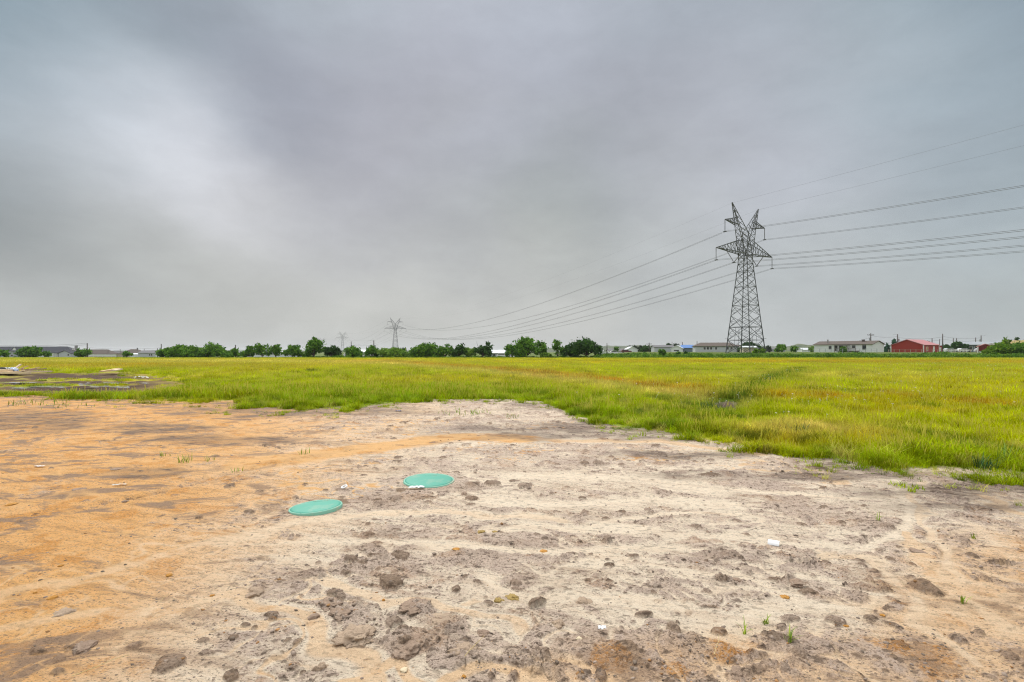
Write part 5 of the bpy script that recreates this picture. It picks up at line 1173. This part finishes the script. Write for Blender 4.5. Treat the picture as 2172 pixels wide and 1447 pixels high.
# ------------------------------------------------------------------ green plants on the bare soil
TUFTM = NT('tuft_green'); _g = TUFTM.n('ShaderNodeNewGeometry'); TUFTM.set(TUFTM.b.inputs['Base Color'], TUFTM.mix(_g.outputs['Random Per Island'], rgb(.12, .24, .02), rgb(.42, .50, .05))); TUFTM.b.inputs['Roughness'].default_value = .8
DARKT = NT('weed_dark_green'); _g = DARKT.n('ShaderNodeNewGeometry'); DARKT.set(DARKT.b.inputs['Base Color'], DARKT.mix(_g.outputs['Random Per Island'], rgb(.02, .07, .02), rgb(.08, .20, .03))); DARKT.b.inputs['Roughness'].default_value = .8
for i, (lb, px, py, n, sp, h, mt) in enumerate([
    ('thin grass sprig in the lower right, left one of three', 1580, 1348, 6, .012, .09, TUFTM), ('low spreading grass sprig in the lower right, middle of three', 1622, 1323, 9, .02, .05, TUFTM), ('feathery grass tuft in the lower right, lowest of three', 1672, 1366, 12, .02, .085, TUFTM),
    ('small sprig of grass above the white pipe piece on the right', 1862, 1106, 8, .02, .07, TUFTM), ('small grass tuft on peach sand at the right', 2042, 1284, 9, .02, .06, TUFTM), ('pale grass sprig near the right edge', 2063, 1143, 8, .02, .06, TUFTM),
    ('grass tuft with curved blades on the orange sand at the left', 396, 982, 18, .10, .13, TUFTM), ('low grass sprig left of the curved tuft', 350, 970, 9, .08, .08, TUFTM), ('yellowing grass sprig right of the curved tuft', 448, 978, 8, .08, .09, TUFTM),
    ('grass sprig on the eroded edge, left one', 505, 1003, 8, .07, .08, TUFTM), ('grass sprig on the eroded edge, right one', 645, 965, 9, .09, .09, TUFTM), ('low grass patch on the brown soil above the lids, left one', 975, 878, 34, .55, .13, TUFTM), ('low grass patch on the brown soil above the lids, middle one', 1020, 878, 20, .3, .11, TUFTM), ('tiny grass tuft on the brown soil above the lids, right one', 1086, 886, 14, .22, .11, TUFTM),
    ('spreading patch of grass at the far left of the orange sand', 85, 857, 60, .8, .16, TUFTM), ('grass patch beside the mud left of the field edge', 275, 848, 60, .9, .2, TUFTM), ('low sprawl of grass on orange sand left of centre', 150, 865, 24, .7, .12, TUFTM), ('small tuft on orange soil near the mud', 580, 878, 12, .25, .1, TUFTM),
    ('dark green weed clump at the field edge on the right', 1996, 968, 70, .13, .20, DARKT), ('dark green weed clump near the right end of the field edge', 2092, 995, 60, .12, .20, DARKT), ('dark green weed in the tan grass right of centre', 1690, 925, 60, .18, .26, DARKT), ('dark green weed low in the grass right of centre', 1905, 948, 50, .16, .22, DARKT),
    ('dark weed clump where the field edge bends', 1505, 868, 60, .35, .25, DARKT), ('dark green weed beside the bare patch in the field', 1590, 842, 60, .5, .3, DARKT), ('tall upright weed near the right edge of the photo', 2138, 985, 30, .12, .36, TUFTM)]):
    me = tuft(np.random.RandomState(900+i), n, sp, h, .006+.0012*g2(px, py)[1]**.8, lean=.9, seg=4)
    o = link('grass_tuft' if mt is TUFTM else 'weed_clump', me, mt.m); x, y = g2(px, py); o.location = (x, y, surf(x, y)-.004); tag(o, lb, 'grass tuft' if mt is TUFTM else 'weed', 'grass tufts on the bare soil' if mt is TUFTM else 'dark weed clumps at the field edge')

# ------------------------------------------------------------------ puddles, lumber heap
WATER = NT('muddy_water'); WATER.b.inputs['Base Color'].default_value = rgb(.20, .17, .15); WATER.b.inputs['Roughness'].default_value = .08; WATER.b.inputs['Specular IOR Level'].default_value = .9
_f = WATER.noise(3, 4, .6, WATER.n('ShaderNodeNewGeometry').outputs['Position']); WATER.l(WATER.bump(_f, .12, .03), WATER.b.inputs['Normal'])
def puddle(cx, cy, rx, ry, seed):
    n = 60; V = []
    x0, y0 = g2(cx, cy)
    for k in range(n):
        a = 2*math.pi*k/n; r = 1+.55*mnoise.fractal(Vector((math.cos(a)*1.4+seed, math.sin(a)*1.4, seed)), 1, 2, 3)
        V.append(g2(cx+rx*r*math.cos(a), cy+ry*r*math.sin(a)))
    zz = min(surf(x0+dx, y0+dy) for dx in (-.6, 0, .6) for dy in (-.5, 0, .5))+.055
    me = bpy.data.meshes.new('puddle'); me.from_pydata([(x, y, zz) for x, y in V], [], [tuple(range(n))[::-1]]); tag(link('puddle', me, WATER.m), kind='structure')
for a in ((150, 819, 88, 3.2, 1), (215, 813, 45, 2.2, 2), (60, 822, 40, 1.6, 3), (255, 821, 28, 1.8, 4), (300, 812, 16, 1.2, 5), (40, 812, 50, 1.0, 6)): puddle(*a)
LUM = mat_simple('fresh_lumber', (.70, .50, .27), .75, .2, 3); LUM2 = mat_simple('pale_lumber', (.72, .58, .40), .75, .12, 3); LUM3 = mat_simple('weathered_lumber', (.40, .28, .20), .85, .2, 3)
rs = random.Random(5); Yp = 42.0
def board(px0, py0, px1, py1, Y0, Y1, w, t, mat, label, grp='boards thrown on a heap'):
    P = Vector(at(px0, Y0, py0)); Q = Vector(at(px1, Y1, py1)); P.z += max(0, surf(P.x, P.y))+.09; Q.z += max(0, surf(Q.x, Q.y))+.09; d = (Q-P); L = d.length; m = MB(); m.box(0, L, -w*.75, w*.75, -t*.7, t*.7); o = m.build('board', mat); o.location = P
    o.rotation_euler = (0, -math.asin(d.z/L), math.atan2(d.y, d.x)); tag(o, label, 'board', grp)
bd = [(-40, 795.5, 62, 795.5, 33.3, 33.3, .19, .08, LUM2, 'long pale board lying lowest in front of the lumber heap'), (-40, 791, 42, 793, 33.7, 33.7, .2, .06, LUM, 'tan board just above the lowest pale one'), (-40, 788.5, 22, 789, 34.0, 34.0, .25, .09, LUM2, 'whitish thick board at the left end of the heap'),
      (-20, 793, 50, 787, 34.1, 35.0, .15, .06, LUM, 'tan board slanting up to the right through the heap'), (20, 793, 56, 790, 33.9, 34.1, .3, .05, LUM3, 'brown board under the pale sheet'), (42, 790.5, 84, 782.5, 34.3, 35.0, .12, .05, LUM, 'slender board pointing right from the heap top'), (56, 791, 108, 791, 34.1, 34.1, .14, .06, LUM2, 'pale board sticking out farthest right'),
      (34, 789, 60, 780, 34.6, 35.0, .10, .05, LUM, 'short board leaning up behind the bags'), (30, 786, 44, 777, 34.8, 35.2, .10, .05, LUM2, 'short pale board sticking up steepest'), (48, 788, 76, 785.5, 34.5, 34.6, .14, .05, LUM3, 'weathered board in the middle of the heap'), (62, 789, 98, 786, 34.4, 34.6, .09, .04, LUM3, 'thin weathered strip on the right of the heap'), (38, 792.5, 52, 789.5, 33.8, 34.0, .45, .03, LUM2, 'small pale sheet lying on the boards')]
for b in bd: board(*b)
board(214, 791, 252, 784.5, 34.5, 36, .14, .05, LUM, 'long thin board lying alone in the grass right of the heap', 'stray boards in the grass'); board(240, 789, 256, 786, 35, 35.8, .2, .05, LUM2, 'short board crossing the stray long board', 'stray boards in the grass'); board(236, 787, 254, 787.5, 35.4, 35.6, .1, .05, LUM, 'thin strip beside the stray long board', 'stray boards in the grass')
for i, (lb, px, py, Y, w, h, c) in enumerate([('black rubbish bag at the left end of the lumber heap', 8, 786, 34.6, .65, .26, (.012, .012, .014)), ('blue and white plastic sheet bundled on top of the lumber heap', 30, 785, 34.4, .27, .22, (.42, .50, .68)), ('greenish pale bag behind the black rubbish bag', 17, 784, 34.9, .28, .2, (.35, .45, .36)), ('second black bag between the green bag and the blue sheet', 22, 786.5, 34.3, .36, .22, (.02, .02, .02))]):
    o = link('rubbish_bag', clod_mesh('rubbish_bag', w, h, 70+i, 4, .4), mat_simple('bag_plastic', c, .35, .2, 6, spec=.5)); o.location = at(px, Y, py+2); tag(o, lb, 'bag', 'bags dumped on the lumber heap')

# ------------------------------------------------------------------ damp air over the plain
def haze():
    m = bpy.data.materials.new('damp_air'); m.use_nodes = True; nt = m.node_tree
    for n in list(nt.nodes):
        if n.type != 'OUTPUT_MATERIAL': nt.nodes.remove(n)
    v = nt.nodes.new('ShaderNodeVolumePrincipled'); v.inputs['Color'].default_value = (.93, .95, .97, 1); v.inputs['Density'].default_value = HAZE; v.inputs['Anisotropy'].default_value = .2
    nt.links.new(v.outputs[0], [n for n in nt.nodes if n.type == 'OUTPUT_MATERIAL'][0].inputs['Volume'])
    b = MB(); b.box(-9600, 9600, -9600, 9600, -9, 62); o = b.build('haze', m); tag(o, kind='stuff', label='thin grey haze lying over the plain', cat='haze')
HAZE = .00013
if HAZE: haze()
